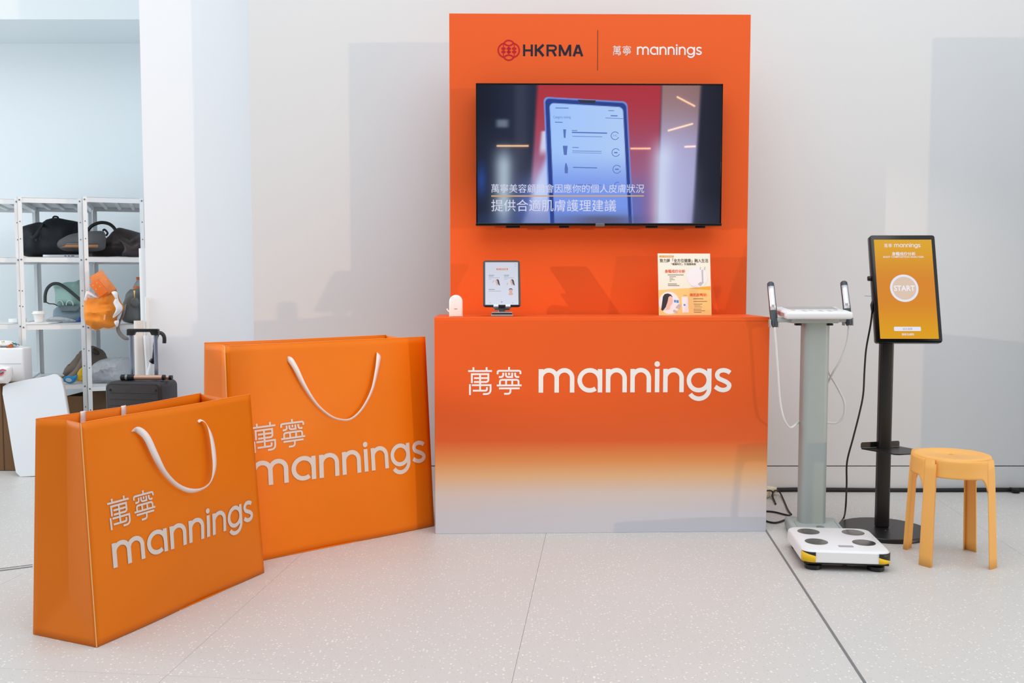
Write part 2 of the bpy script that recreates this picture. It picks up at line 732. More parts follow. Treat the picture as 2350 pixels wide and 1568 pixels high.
# ================================================================== THE SETTING
TERRAZZO = floor_mat()
floor = structure(B().box((0, 3.5, -0.06), (12, 11, 0.1)).make('floor', JOINT, smooth=False), 'pale terrazzo floor laid in large slabs')
GA = rad(-5.6)                       # the slabs run a little askew to the stand
g0 = Vector((1.2, 4.33, 0))          # the wide joint passes here
gx, gy = rotz(GA) @ Vector((1, 0, 0)), rotz(GA) @ Vector((0, 1, 0))
SL, SD = 1.035, 1.10
slab_me = None
for i in range(-6, 5):
    for j in range(-5, 5):
        gap_l = 0.008 if i == 0 else 0.0022
        a = g0 + gx * (i * SL) + gy * (j * SD + 0.40)
        c = a + gx * (SL / 2) + gy * (SD / 2)
        if not (-4.9 < c.x < 4.9 and 0.3 < c.y < 7.6):
            continue
        if slab_me is None:
            bb = B().box((0, 0, 0), (SL - 0.001, SD - 0.001, 0.012), bevel=0.0003, seg=1)
            o = bb.make('floor_slab', TERRAZZO, None, smooth=False)
            slab_me = o.data
            COL.objects.unlink(o)
            bpy.data.objects.remove(o)
        o = bpy.data.objects.new('floor_slab', slab_me)
        COL.objects.link(o)
        o.parent = floor
        o.rotation_euler = (0, 0, GA)
        o.location = c + Vector((0, 0, -0.006)) - floor.location
# the wide dark joint between two slab fields
p0, p1 = g0 + gy * 1.2, g0 - gy * 4.0
structure(B().ribbon([p0 + Vector((0, 0, .0006)), p1 + Vector((0, 0, .0006))], [0.0095] * 2, [gx] * 2).make('trim_1', mat('joint_dark', (118, 120, 122), 0.6), smooth=False, solid=0.0008, offset=0), 'dark metal joint strip running through the floor')
q0, q1 = ground(-60, 1318), ground(75, 1301)
qd = (q1 - q0).cross(Vector((0, 0, 1))).normalized()
structure(B().ribbon([q0 + Vector((0, 0, .0008)), q1 + Vector((0, 0, .0008))], [0.014] * 2, [qd] * 2).ribbon([q0 + qd * -0.03 + Vector((0, 0, .0008)), q1 + qd * -0.03 + Vector((0, 0, .0008))], [0.007] * 2, [qd] * 2).make('trim_2', MATS['joint_dark'], smooth=False, solid=0.0008, offset=0), 'twin dark joint strip in the floor at the left')

WY = 5.21                            # face of the back wall
WX0 = at(583, 790, WY).x             # its free left end
structure(B().box(((WX0 + 5.2) / 2, WY + 0.15, (5.2 + 0.147) / 2), (5.2 - WX0, 0.3, 5.2 - 0.147)).make('wall_back', WALL, smooth=False), 'light grey painted wall behind the stand')
structure(B().box(((WX0 + 5.2) / 2, WY + 0.149, 0.0705), (5.2 - WX0, 0.3, 0.141)).make('baseboard_back', WALL, smooth=False), 'flush base panel below a shadow gap')
structure(B().box(((WX0 + 5.2) / 2, WY + 0.16, 0.144), (5.2 - WX0 - 0.02, 0.27, 0.01)).make('trim_3', mat('gap_grey', (120, 118, 116), 0.9), smooth=False), 'shadow gap above the base panel')

PY = 5.55
PX0 = at(333, 570, PY).x
structure(B().box(((PX0 - 1.0) / 2, (PY + 7.2) / 2, 2.6), (-1.0 - PX0, 7.2 - PY, 5.2)).make('wall_pillar', PILLAR, smooth=False), 'broad white pillar at the left of the stand')
# access panel on the pillar
b = B()
p0, p1 = at(424, 912, PY), at(470, 1010, PY)
W_ = p1.x - p0.x
b.box(((p0.x + p1.x) / 2, PY - 0.004, p0.z - 0.008), (W_, 0.008, 0.014)).box((p0.x + 0.007, PY - 0.004, (p0.z + p1.z) / 2), (0.014, 0.008, p0.z - p1.z))
ap = structure(b.make('trim_4', PILLAR, smooth=False), 'small flush access panel frame low on the white pillar')
B().box(((p0.x + p1.x) / 2 + .012, PY - 0.0008, (p0.z + p1.z) / 2 - 0.012), (W_ - 0.028, 0.0016, p0.z - p1.z - .02)).make('panel', mat('access_panel', (205, 214, 220), 0.6), ap, smooth=False)
B().box(((p0.x + p1.x) / 2 + .009, PY - 0.0012, p0.z - 0.0165), (W_ - 0.022, 0.0024, 0.003)).make('gap', MATS['gap_grey'], ap, smooth=False)

BYW = 7.15
structure(B().box((-3.6, BYW + 0.05, 2.6), (3.4, 0.1, 5.2)).make('wall_bay', BAY, smooth=False), 'pale wall at the back of the storage bay')
zs = at(160, 100, BYW).z
ys = 6.5
structure(B().box((-3.6, (ys + BYW) / 2, zs + 1.1), (3.4, BYW - ys, 2.2)).make('ceiling_bay', BAY, smooth=False), 'dropped bulkhead over the storage bay')
# a free-standing partition at the right, out of view, whose edge shades the wall
# unseen far wall behind the camera, added to block low front light
structure(B().box((0, -3.1, 2.25), (15, 0.2, 4.5)).make('wall_front', mat('hall_grey', (58, 58, 62), 0.8), smooth=False), 'unseen grey wall on the far side of the hall, added to cut low front light')
structure(B().box((3.72, 4.70, 1.27), (1.5, 0.06, 2.54)).make('wall_right', WALL, smooth=False), 'free-standing partition beyond the right edge')

# ================================================================== THE STAND
CFL, CFR = ground(999, 1226), ground(1758, 1220)
CA = math.atan2(CFR.y - CFL.y, CFR.x - CFL.x)
cux, cuy = rotz(CA) @ Vector((1, 0, 0)), rotz(CA) @ Vector((0, 1, 0))
CW = (CFR - CFL).length
CH = at(1376, 728.5, (CFL.y + CFR.y) / 2).z
CD = 0.40


def C(u, d, z):
    """counter coordinates: along the front, back from it, up"""
    return CFL + cux * u + cuy * d + Vector((0, 0, z))


counter = thing('promotion_counter', 'orange promotion counter fading to white, white lettering on its front', 'counter', C(CW / 2, CD / 2, 0))
R = rotz(CA)
FADE = gradient_mat('counter_fade', [(0.0, (212, 213, 222)), (0.09, (212, 211, 218)), (0.19, (222, 206, 198)), (0.27, (232, 186, 140)), (0.345, (232, 150, 88)), (0.44, (228, 100, 48)), (0.60, (226, 93, 36)), (1.0, (225, 92, 35))])
B().box(C(CW / 2, 0.009, (CH - 0.018) / 2), (CW, 0.018, CH - 0.018), R, bevel=0.0012, seg=1).make('front_panel', FADE, counter)
for u in (0.009, CW - 0.009):
    B().box(C(u, 0.018 + (CD - 0.018) / 2, (CH - 0.018) / 2), (0.018, CD - 0.0185, CH - 0.018), R, bevel=0.0012, seg=1).make('side_panel', FADE, counter)
B().box(C(CW / 2, CD / 2, CH - 0.009), (CW, CD, 0.018), R, bevel=0.0012, seg=1).make('counter_top', ORANGE, counter)
B().box(C(CW / 2, CD / 2, 0.35), (CW - 0.037, CD - 0.04, 0.015), R).make('inner_shelf', ORANGE, counter)
# lettering
k = CW / 764.0


def cf(px, py):
    p = on_plane(px, py, CFL, cuy)
    return (p - CFL).dot(cux), p.z


u0, v0 = cf(1236, 901.5)
u1, v1 = cf(1680, 899)
kk = (u1 - u0) / 445.5
b = lay_strokes(B(), WORDMARK, lambda x, y: C(u0 + x * kk, -0.0006, v0 + y * kk))
su, sv = cf(1074.6, 907)
su1, _ = cf(1197, 907)
sk = (su1 - su) / 122.4
tag(b.make('wordmark', PRINT_WHITE, counter, smooth=False), 'white lower-case lettering across the counter front')
lay_seal(lambda x, y: C(su + x * sk, -0.0006, sv + y * sk), PRINT_WHITE, counter, label='large white character on the counter front')

# backdrop panel
BY = CFL.y + 0.40 + 0.006
BYm = BY + 0.02
xl, xr = at(1033, 722, BY).x, at(1717, 721, BY).x
ztop = at(1373, 28, BY).z
BA = rad(0.8)
bux, buy = rotz(BA) @ Vector((1, 0, 0)), rotz(BA) @ Vector((0, 1, 0))
BO = Vector((xl, BY + 0.02, 0))
BW = (xr - xl) / math.cos(BA)


def K(u, d, z):
    return BO + bux * u + buy * d + Vector((0, 0, z))


backdrop = thing('backdrop_panel', 'tall orange backdrop panel behind the counter carrying two logos', 'backdrop', K(BW / 2, 0.04, 0))
RB = rotz(BA)
B().box(K(BW / 2, 0.04, ztop / 2), (BW, 0.08, ztop), RB, bevel=0.0015, seg=1).make('panel', ORANGE, backdrop)
for u in (0.25, BW - 0.25):
    b = B().box(K(u, 0.10, 0.9), (0.04, 0.04, 1.8), RB).box(K(u, 0.19, 0.02), (0.05, 0.22, 0.04), RB)
    b.make('rear_brace', mat('brace_wood', (170, 140, 105), 0.7), backdrop)


def kf(px, py):
    p = on_plane(px, py, BO, buy)
    return (p - BO).dot(bux), p.z


OFF = -0.0008
# ring emblem
cu_, cv_ = kf(1167.6, 115.5)
ex = kf(1193, 115.5)[0] - cu_
kk = ex / 265.0              # crop pixels of the emblem -> metres


def em(x, y):
    return K(cu_ + (x - 407) * kk, OFF, cv_ - (y - 382) * kk)


st = []
w_ = 34
st.append((arc(407, 287, 137, 204, 336, 24), w_))           # top cap
st.append((arc(407, 477, 137, 24, 156, 24), w_))            # bottom cap
st.append((arc(320, 382, 165, 104, 256, 28), w_))           # left ring
st.append((arc(494, 382, 165, -76, 76, 28), w_))            # right ring
st.append(([(p.x, p.y) for p in catmull([(290, 210, 0), (335, 250, 0), (407, 272, 0), (480, 250, 0), (525, 210, 0)], 6)], w_))
st.append(([(p.x, p.y) for p in catmull([(290, 555, 0), (335, 512, 0), (407, 492, 0), (480, 512, 0), (525, 555, 0)], 6)], w_))
for x in (280, 407, 537):
    st.append(([(x, 225 if x != 407 else 275), (x, 540 if x != 407 else 490)], 20))
b = B()
for pts, wd in st:
    lay_strokes(b, [(pts, wd)], em)
for x in (280, 407, 537):
    for y in (342, 420):
        disc(b, x, y, 55, 34, em, 20)
tag(b.make('emblem', PRINT_RED, backdrop, smooth=False), 'red ring emblem with abacus beads')
# dark capitals, drawn stroke by stroke
E = 750
cap = [([(775, 245), (775, 518)], 50), ([(958, 245), (958, 518)], 50), ([(775, 383), (958, 383)], 48),
       ([(1056, 245), (1056, 518)], 50), ([(1078, 398), (1238, 247)], 56), ([(1120, 372), (1238, 516)], 58),
       ([(1337, 518), (1337, 245)], 50), ([(1337, 268), (1470, 268)] + [(1470 + 66 * math.sin(rad(a)), 325 - 57 * math.cos(rad(a))) for a in range(20, 180, 20)] + [(1470, 382), (1337, 382)], 46),
       ([(1460, 390), (1532, 516)], 56),
       ([(1630, 518), (1630, 245)], 50), ([(1640, 262), (1757, 496)], 54), ([(1757, 496), (1868, 262)], 54), ([(1878, 245), (1878, 518)], 50),
       ([(1965, 518), (2055, 248)], 54), ([(2072, 248), (2166, 518)], 54), ([(2000, 434), (2130, 434)], 44)]
b = B()
for pts, wd in cap:
    lay_strokes(b, [(pts, wd)], em)
tag(b.make('lettering', PRINT_NAVY, backdrop, smooth=False), 'dark blue capital letters beside the red emblem')
u0, z0 = kf(1371.8, 69)
u1, z1 = kf(1371.8, 162)
b = B()
rect2(b, u0 - 0.0012, z1, u0 + 0.0012, z0, lambda x, y: K(x, OFF, y))
b.make('divider_line', PRINT_NAVY, backdrop, smooth=False)
u0, z0 = kf(1461.5, 126)
u1, _ = kf(1611, 126)
kk = (u1 - u0) / 445.5
b = lay_strokes(B(), WORDMARK, lambda x, y: K(u0 + x * kk, OFF, z0 + y * kk))
su, sz = kf(1406.5, 127)
su1, _ = kf(1448, 127)
sk = (su1 - su) / 122.4
tag(b.make('wordmark', PRINT_WHITE, backdrop, smooth=False), 'small white lettering at the top of the backdrop')
lay_seal(lambda x, y: K(su + x * sk, OFF, sz + y * sk), PRINT_WHITE, backdrop, label='small white character at the top of the backdrop')

# ------------------------------------------------------------------ television
TVD = -0.105                                  # its glass stands this far in front of the backdrop


def tvf(px, py):
    p = on_plane(px, py, K(0, TVD, 0), buy)
    return (p - BO).dot(bux), p.z


tl, tr = tvf(1092, 191), tvf(1659.5, 191)
bl = tvf(1092, 518)
TU0, TU1, TZ1, TZ0 = tl[0], tr[0], tl[1], bl[1]
tv = thing('television', 'large black flat television on the backdrop playing a video with white captions', 'television', K((TU0 + TU1) / 2, TVD + 0.03, TZ0))
B().box(K((TU0 + TU1) / 2, TVD + 0.024, (TZ0 + TZ1) / 2 + 0.004), (TU1 - TU0, 0.045, TZ1 - TZ0 - 0.008), RB, bevel=0.004).make('housing', BLACK, tv)
B().box(K((TU0 + TU1) / 2, TVD + 0.018, TZ0 + 0.006), (TU1 - TU0 + 0.004, 0.05, 0.013), RB, bevel=0.002).make('bottom_bezel', BEZEL, tv)
B().box(K((TU0 + TU1) / 2 + 0.005, TVD - 0.006, TZ0 + 0.0035), (0.045, 0.012, 0.017), RB, bevel=0.003).make('sensor_block', mat('sensor_grey', (96, 98, 104), 0.3), tv)
B().box(K((TU0 + TU1) / 2, (TVD + 0.047) / 2 - 0.001, (TZ0 + TZ1) / 2), (0.5, -(TVD + 0.047) - 0.004, 0.4), RB).make('wall_bracket', BLACK_METAL, tv)
for uu, ww in ((0.15, 0.07), (0.36, 0.05), (0.72, 0.06), (0.92, 0.05)):
    B().box(K(TU0 + uu * (TU1 - TU0), TVD + 0.03, TZ0 - 0.005), (ww, 0.012, 0.010), RB, bevel=0.002).make('underside_clip', BLACK, tv)
for uu in (TU0 + 0.0035, TU1 - 0.0035):
    B().box(K(uu, TVD + 0.001, (TZ0 + TZ1) / 2), (0.007, 0.006, TZ1 - TZ0), RB, bevel=0.001, seg=1).make('side_bezel', BEZEL, tv)
B().box(K((TU0 + TU1) / 2, TVD + 0.001, TZ1 - 0.004), (TU1 - TU0, 0.006, 0.008), RB, bevel=0.001, seg=1).make('top_bezel', BEZEL, tv)

# picture on the television: crop pixels of the screen 0..1960 x 0..1568 -> region x 1080..1680, y 60..540
def sm(a, b_, x):
    t = np.clip((x - a) / (b_ - a + 1e-9), 0, 1)
    return t * t * (3 - 2 * t)


def srgb(c):
    c = np.asarray(c, float) / 255.0
    return np.where(c <= 0.04045, c / 12.92, ((c + 0.055) / 1.055) ** 2.4)


def mixp(img, col, m):
    img[:] = img * (1 - m[..., None]) + np.array(col, float) * m[..., None]


def tv_picture(X, Y):
    """colours (0..255) of the video frame at crop coordinates"""
    img = np.zeros(X.shape + (3,))
    img[:] = (38, 46, 66)
    mixp(img, (70, 72, 92), sm(300, 360, X) * (1 - sm(380, 470, X)) * 0.5)
    mixp(img, (24, 30, 48), (1 - sm(120, 340, X)) * (1 - sm(600, 900, Y)) * 0.6)
    # red wall in the video
    red = sm(480, 520, X + (Y - 440) * 0.06) * (1 - sm(1420, 1450, X + (Y - 440) * 0.02))
    rc = np.zeros(X.shape + (3,))
    t = sm(430, 1250, Y)[..., None]
    rc[:] = np.array((172, 52, 62)) * (1 - t) + np.array((150, 100, 140)) * t
    img[:] = img * (1 - red[..., None]) + rc * red[..., None]
    # pale wall at the right
    pl = sm(1425, 1450, X + (Y - 440) * 0.02) * (1 - sm(1715, 1760, X + (Y - 440) * 0.05))
    pc = np.zeros(X.shape + (3,))
    t = sm(440, 1000, Y)[..., None]
    pc[:] = np.array((150, 116, 116)) * (1 - t) + np.array((176, 172, 214)) * t
    img[:] = img * (1 - pl[..., None]) + pc * pl[..., None]
    # dark right side
    mixp(img, (40, 42, 58), sm(1715, 1765, X + (Y - 440) * 0.05))
    mixp(img, (70, 76, 96), sm(1600, 1750, X) * sm(1200, 1470, Y) * 0.4)
    # bright windows low left and right, reflections on the glass painted in with them
    g = np.exp(-((X - 245) / 75) ** 2) * sm(820, 1050, Y)
    mixp(img, (196, 214, 232), g * 0.85)
    g = np.exp(-((X - 1455) / 85) ** 2) * sm(760, 1000, Y)
    mixp(img, (206, 216, 240), g * 0.9)
    g = np.exp(-((X - 1580) / 110) ** 2) * sm(900, 1150, Y) * (1 - sm(1300, 1500, Y) * 0.4)
    mixp(img, (178, 184, 226), g * 0.6)
    g = np.exp(-((X - 236) / 48) ** 4 - ((Y - 725) / 32) ** 4)
    mixp(img, (128, 142, 160), g * 0.8)
    g = np.exp(-((X - 75) / 40) ** 2 - ((Y - 1150) / 120) ** 2)
    mixp(img, (50, 90, 190), g * 0.8)
    # blue haze at the foot of the picture
    mixp(img, (92, 112, 190), sm(1050, 1300, Y) * sm(250, 420, X) * (1 - sm(1250, 1400, X)) * 0.75)
    mixp(img, (60, 80, 130), sm(1330, 1470, Y) * (1 - sm(900, 1500, X)) * 0.5)
    # sleeve and hand
    hx = sm(0, 60, X - (600 - (Y - 800) * 0.36))
    hand = hx * sm(820, 900, Y + (X - 520) * 0.25) * (1 - sm(590, 640, X)) * (1 - sm(1250, 1420, Y) * .55)
    mixp(img, (176, 192, 240), np.clip(hand, 0, 1) * 0.95)
    th = np.exp(-((X - 556 + (Y - 860) * 0.10) / 34) ** 4) * sm(772, 790, Y) * (1 - sm(900, 990, Y))
    mixp(img, (206, 206, 236), np.clip(th, 0, 1))
    g = np.exp(-((X - 520) / 70) ** 2 - ((Y - 1210) / 170) ** 2)
    mixp(img, (206, 218, 250), g * 0.65)
    # tablet: edges lean
    def inside_t(x0, y0, x1, y1, soft):
        lx = X - (x0 + (Y - 560) * 0.045)
        rx = (x1 + (Y - 560) * 0.058) - X
        ty = Y - (y0 + (X - 560) * 0.055)
        r = 34.0
        d = np.minimum(np.minimum(lx, rx), ty)
        cx = np.minimum(lx, rx)
        corner = (cx < r) & (ty < r)
        dc = r - np.sqrt(np.maximum(r - cx, 0) ** 2 + np.maximum(r - ty, 0) ** 2)
        d = np.where(corner, dc, d)
        return sm(-soft, soft, d)
    t = inside_t(548, 528, 1176, 1568, 4)
    mixp(img, (120, 150, 230), t)
    t = inside_t(558, 538, 1168, 1568, 4)
    mixp(img, (44, 66, 140), t)
    ti = inside_t(590, 570, 1142, 1568, 4)
    tt = sm(900, 1250, Y)[..., None]
    tc = np.array((160, 196, 250)) * (1 - tt) + np.array((120, 150, 232)) * tt
    tc = tc + np.clip((X[..., None] - 640) / 500, 0, 1) * (1 - tt) * np.array((14, 6, -6))
    img[:] = img * (1 - ti[..., None]) + tc * ti[..., None]
    fade = sm(1330, 1480, Y)
    mixp(img, (80, 96, 150), ti * fade * 0.55)
    # notch shadow and edge darkening at the foot
    g = np.exp(-((X - 1000) / 230) ** 2) * sm(1390, 1440, Y)
    mixp(img, (88, 84, 104), g * 0.75)
    vg = 1 - 0.25 * np.clip((np.abs(X - 965) / 925) ** 6, 0, 1)
    return np.clip(img * vg[..., None], 0, 255)


def pic_grid(name, fn, cols, nu, nv, m, parent):
    """nu x nv quads; cols: array (nv+1, nu+1, 3) of sRGB 0..255"""
    b = B().grid(fn, nu, nv)
    o = b.make(name, m, parent, smooth=False)
    att = o.data.color_attributes.new('picture', 'FLOAT_COLOR', 'POINT')
    l = srgb(cols.reshape(-1, 3))
    rgba = np.concatenate([l, np.ones((len(l), 1))], 1).astype(np.float32).ravel()
    att.data.foreach_set('color', rgba)
    return o


SU0, SU1, SZ0, SZ1 = TU0 + 0.007, TU1 - 0.007, TZ0 + 0.0125, TZ1 - 0.008
nu, nv = 300, 170
ii, jj = np.meshgrid(np.arange(nu + 1) / nu, np.arange(nv + 1) / nv)
Xc, Yc = 48 + ii * (1888 - 48), 1470 - jj * (1470 - 440)
TVMAT = screen_mat('tv_glass', 1.0, 0.02)
scr = pic_grid('screen', lambda s, t: K(SU0 + s * (SU1 - SU0), TVD - 0.0002, SZ0 + t * (SZ1 - SZ0)), tv_picture(Xc, Yc), nu, nv, TVMAT, tv)


def ts(x, y, off=0.0006):
    """crop pixel of the video -> point on the screen"""
    return K(SU0 + (x - 48) / 1840.0 * (SU1 - SU0), TVD - off, SZ0 + (1470 - y) / 1030.0 * (SZ1 - SZ0))


CAPTION = mat('caption_white', (214, 218, 240), 0.4, emit=0.95)
b = B()
f = lambda x, y: ts(x, -y)
lay_text(b, '萬寧美容顧問會因應你的個人皮膚狀況', f, 152, -1236, width=1158, size=70, bold=0.0)
b.make('caption', CAPTION, scr, smooth=False)
b = lay_text(B(), '提供合適肌膚護理建議', f, 152, -1374, width=946, size=96, bold=0.0)
b.make('caption', CAPTION, scr, smooth=False)
b = B()
poly2(b, [(152, 1262), (1308, 1260), (1308, 1269), (152, 1272)], ts)
b.make('caption_line', mat('caption_amber', (206, 168, 122), 0.4, emit=0.95), scr, smooth=False)
UI = mat('video_ink', (82, 112, 192), 0.4, emit=0.9)
b = B()
poly2(b, [(802, 548), (940, 553), (930, 574), (822, 570)], ts)
b.make('tablet_notch', mat('video_black', (14, 18, 34), 0.4, emit=0.9), scr, smooth=False)
b = B()
lay_text(b, 'Category ranking', f, 620, -686, width=130, size=28)
for x0, y0, x1, h in ((636, 606, 734, 6), (760, 786, 1026, 9), (632, 712, 690, 6), (764, 817, 990, 4), (764, 926, 985, 4), (764, 940, 985, 3), (770, 1048, 952, 7), (785, 1178, 985, 5), (1034, 626, 1078, 5), (1052, 662, 1104, 8), (760, 774, 800, 5), (764, 900, 812, 5)):
    poly2(b, [(x0, y0), (x1, y0 + (x1 - x0) * .02), (x1, y0 + h + (x1 - x0) * .02), (x0, y0 + h)], ts)
poly2(b, [(1012, 680), (1148, 686), (1148, 690), (1012, 684)], ts)
for cx, cy, r in ((1086, 815, 29), (1093, 940, 29), (1102, 1065, 30), (1110, 1190, 28)):
    for q in stroke_strip(arc(cx, cy, r, 20 if cy < 1100 else 150, 330 if cy < 1100 else 290, 30), 5):
        poly2(b, [(p.x, p.y) for p in q], ts)
lay_text(b, '71%', f, 1070, -820, width=30, size=18)
rect2(b, 1080, 945, 1106, 936, ts)
rect2(b, 1088, 1070, 1116, 1061, ts)
poly2(b, [(692, 890), (728, 890), (722, 960), (700, 958)], ts)
poly2(b, [(712, 1020), (720, 1020), (732, 1060), (730, 1096), (708, 1096), (706, 1060)], ts)
poly2(b, [(694, 768), (716, 768), (712, 832), (700, 832)], ts)
b.make('video_text', UI, scr, smooth=False)['kind'] = 'stuff'

# ------------------------------------------------------------------ things on the counter
def on_counter(px, d):
    """point on the counter top seen at column px, d back from the front edge"""
    lo_, hi_ = -0.2, CW + 0.2
    for _ in range(40):
        m_ = (lo_ + hi_) / 2
        p = C(m_, d, CH)
        v = p - Vector((0, 0, CAM_H))
        x = 1175 + FPX * v.x / (v.y * CP - v.z * SP)
        if x < px:
            lo_ = m_
        else:
            hi_ = m_
    return C((lo_ + hi_) / 2, d, CH)


# white rounded scanner at the left end
p = on_counter(1046.5, 0.10)
zt = at(1046, 677, p.y).z - CH
wdt = (at(1062, 700, p.y) - at(1031.5, 700, p.y)).x
sc = thing('skin_scanner', 'small white round-topped handheld scanner standing at the counter end', 'scanner', p)
ol = [(-wdt / 2, 0), (wdt / 2, 0)] + arc(0, zt - wdt / 2, wdt / 2, 0, 180, 20)
B().prism(ol, 0.05, R, p + cuy * -0.025, bevel=0.007, seg=3).make('body', mat('scanner_white', (240, 236, 232), 0.3), sc)
b = B().tube([p + cux * (-wdt / 2 + 0.004) + Vector((0, 0, .022)), p + cux * (-wdt / 2 - 0.006) + Vector((0, 0, .028)), p + cux * (-wdt / 2 - 0.012) + Vector((0, 0, .038))], [.004, .0035, .003])
b.make('side_hook', MATS['scanner_white'], sc)
b = disc(B(), 0, 0, .0025, .0025, lambda x, y: p + cuy * -0.0255 + cux * x + Vector((0, 0, zt - 0.02 + y)), 16)
b.make('indicator', mat('indicator_white', (255, 250, 250), 0.3, emit=0.8), sc, smooth=False)
b = rect2(B(), -.008, 0, .007, .003, lambda x, y: p + cuy * -0.0256 + cux * x + Vector((0, 0, 0.036 + y)))
b.make('marking', mat('marking_brown', (150, 120, 110), 0.5), sc, smooth=False)

# tablet on a folding stand
p = on_counter(1152, 0.13)
tab = thing('tablet', 'black-rimmed tablet showing a pale page, held upright on a metal stand', 'tablet', p + Vector((0, 0, .045)))
TILT = rad(24)
tw = (at(1196, 650, p.y) - at(1110, 650, p.y)).x
z_b, z_t = at(1152, 704, p.y).z, at(1152, 598, p.y + .1).z
th_ = (z_t - z_b) / math.cos(TILT)
o_t = Vector((p.x, p.y - 0.02, z_b)) + cux * 0.0
up = (Vector((0, 0, 1)) * math.cos(TILT) + cuy * math.sin(TILT))
nrm = cux.cross(up).normalized()           # towards the viewer
MT = Matrix((cux, -nrm, up)).transposed()


def tb(x, y, off=0.0006):
    """tablet face: x from the middle, y from the foot"""
    return o_t + cux * x + up * y + nrm * off


B().prism(rrect(tw, th_, 0.013, 6, 0, th_ / 2), 0.007, MT, o_t, bevel=0.0015, seg=2).make('case', BEZEL, tab)
nu_, nv_ = 8, 10
cols = np.full((nv_ + 1, nu_ + 1, 3), (214.0, 218.0, 234.0))
cols[:, :, :] += np.linspace(6, -6, nv_ + 1)[:, None, None]
sw, sh = tw * 0.885, th_ * 0.915
tscr = pic_grid('screen', lambda s, t: tb((s - .5) * sw, th_ * 0.042 + t * sh, 0.0008), cols, nu_, nv_, screen_mat('tablet_glass', 0.86, 0.15), tab)


def tp(x, y):
    """crop pixel of the tablet picture (screen 250..1065 x 170..1195) -> face"""
    return tb((x - 657) / 790.0 * sw, th_ * 0.042 + (1195 - y) / 1025.0 * sh, 0.0016)


def em_mat(name, c, e=0.85):
    return mat(name, c, 0.5, emit=e)


TAG = em_mat('screen_orange', (214, 120, 40))
HAIR = em_mat('picture_hair', (34, 30, 36))
SKIN = em_mat('picture_skin', (222, 176, 162))
GREYT = em_mat('screen_grey', (128, 130, 146))
WHITET = em_mat('screen_white', (240, 240, 248))
b = rect2(B(), 532, 360, 812, 320, tp)
b.make('banner', TAG, tscr, smooth=False)
b = B()
g2 = lambda x, y: tb((x - 657) / 790.0 * sw, th_ * 0.042 + (1195 - y) / 1025.0 * sh, 0.0022)
lay_strokes(b, WORDMARK, lambda x, y: g2(622 + x * .38, 352 - y * .38))
lay_strokes(b, SEAL, lambda x, y: g2(556 + x * .4, 352 - y * .4))
b.make('banner_lettering', WHITET, tscr, smooth=False)['kind'] = 'stuff'
b = B()
for x0, y0, x1, h in ((346, 482, 476, 14), (346, 512, 460, 8), (346, 546, 610, 6), (346, 580, 410, 6), (712, 482, 834, 14), (712, 512, 820, 8), (712, 546, 940, 6), (712, 580, 790, 6), (342, 824, 490, 14), (342, 868, 640, 7), (970, 212, 1018, 6), (975, 262, 1010, 8), (360, 1150, 410, 6), (900, 1150, 940, 6)):
    rect2(b, x0, y0 + h, x1, y0, tp)
b.make('page_text', GREYT, tscr, smooth=False)['kind'] = 'stuff'
b = B()
for dx in (0, 355):
    poly2(b, [(505 + dx, 620), (530 + dx, 590), (560 + dx, 600), (572 + dx, 690), (566 + dx, 738), (532 + dx, 725), (528 + dx, 690), (512 + dx, 668)], tp)
poly2(b, [(418, 676), (440, 640), (482, 596), (476, 632), (440, 668)], tp)
poly2(b, [(770, 740), (780, 690), (814, 660), (806, 700)], tp)
poly2(b, [(830, 850), (850, 815), (895, 815), (915, 850), (905, 905), (930, 945), (905, 968), (830, 968), (815, 945), (840, 905)], tp)
b.make('page_faces', SKIN, tscr, smooth=False)['kind'] = 'stuff'
b = B()
for dx in (0, 355):
    poly2(b, [(528 + dx, 596), (562 + dx, 586), (590 + dx, 612), (604 + dx, 680), (614 + dx, 738), (590 + dx, 730), (566 + dx, 690), (552 + dx, 625)], g2)
poly2(b, [(824, 850), (840, 812), (872, 806), (905, 814), (920, 850), (905, 838), (872, 824), (840, 838)], g2)
b.make('page_hair', HAIR, tscr, smooth=False)['kind'] = 'stuff'
b = disc(B(), 652, 1132, 13, 13, tp, 14)
b.make('home_dot', em_mat('screen_blue', (80, 96, 220)), tscr, smooth=False)
# the stand
STEEL = mat('stand_silver', (176, 184, 192), 0.3, metal=0.7)
stand = thing('tablet_stand', 'folding silver metal stand under the tablet', 'stand', p)
pm = p + cuy * 0.02
B().box(pm + Vector((0, 0, .005)), (0.104, 0.10, 0.010), R, bevel=0.003).make('base_plate', STEEL, stand)
B().box(pm + Vector((0, 0, .0125)), (0.095, 0.09, 0.005), R, bevel=0.001).make('rubber_pad', BLACK, stand)
B().box(pm + Vector((0, 0, .0185)), (0.098, 0.085, 0.007), R, bevel=0.003).make('middle_plate', STEEL, stand)
# neck with a half-round notch
nk = [(-0.014, -.006), (0.014, -.006), (0.018, 0.006), (0.038, 0.008), (0.038, 0.034)] + arc(0, 0.034, 0.016, 0, -180, 14) + [(-0.038, 0.034), (-0.038, 0.008), (-0.018, 0.006)]
o_n = pm + Vector((0, 0, 0.024)) + cuy * -0.004
B().prism(nk, 0.006, MT, o_n, bevel=0.001, seg=1).make('neck', STEEL, stand)
B().box(o_n + up * 0.075 - nrm * 0.008, (0.09, 0.004, 0.11), MT, bevel=0.0015).make('back_plate', STEEL, stand)
for s_ in (-1, 1):
    o_c = o_t + cux * (s_ * 0.0285)
    b = B().box(o_c + nrm * 0.006 + up * 0.003, (0.024, 0.004, 0.014), MT, bevel=0.0015).box(o_c - nrm * 0.004 - up * 0.0022, (0.024, 0.022, 0.004), MT, bevel=0.001)
    b.make('clip', STEEL, stand)

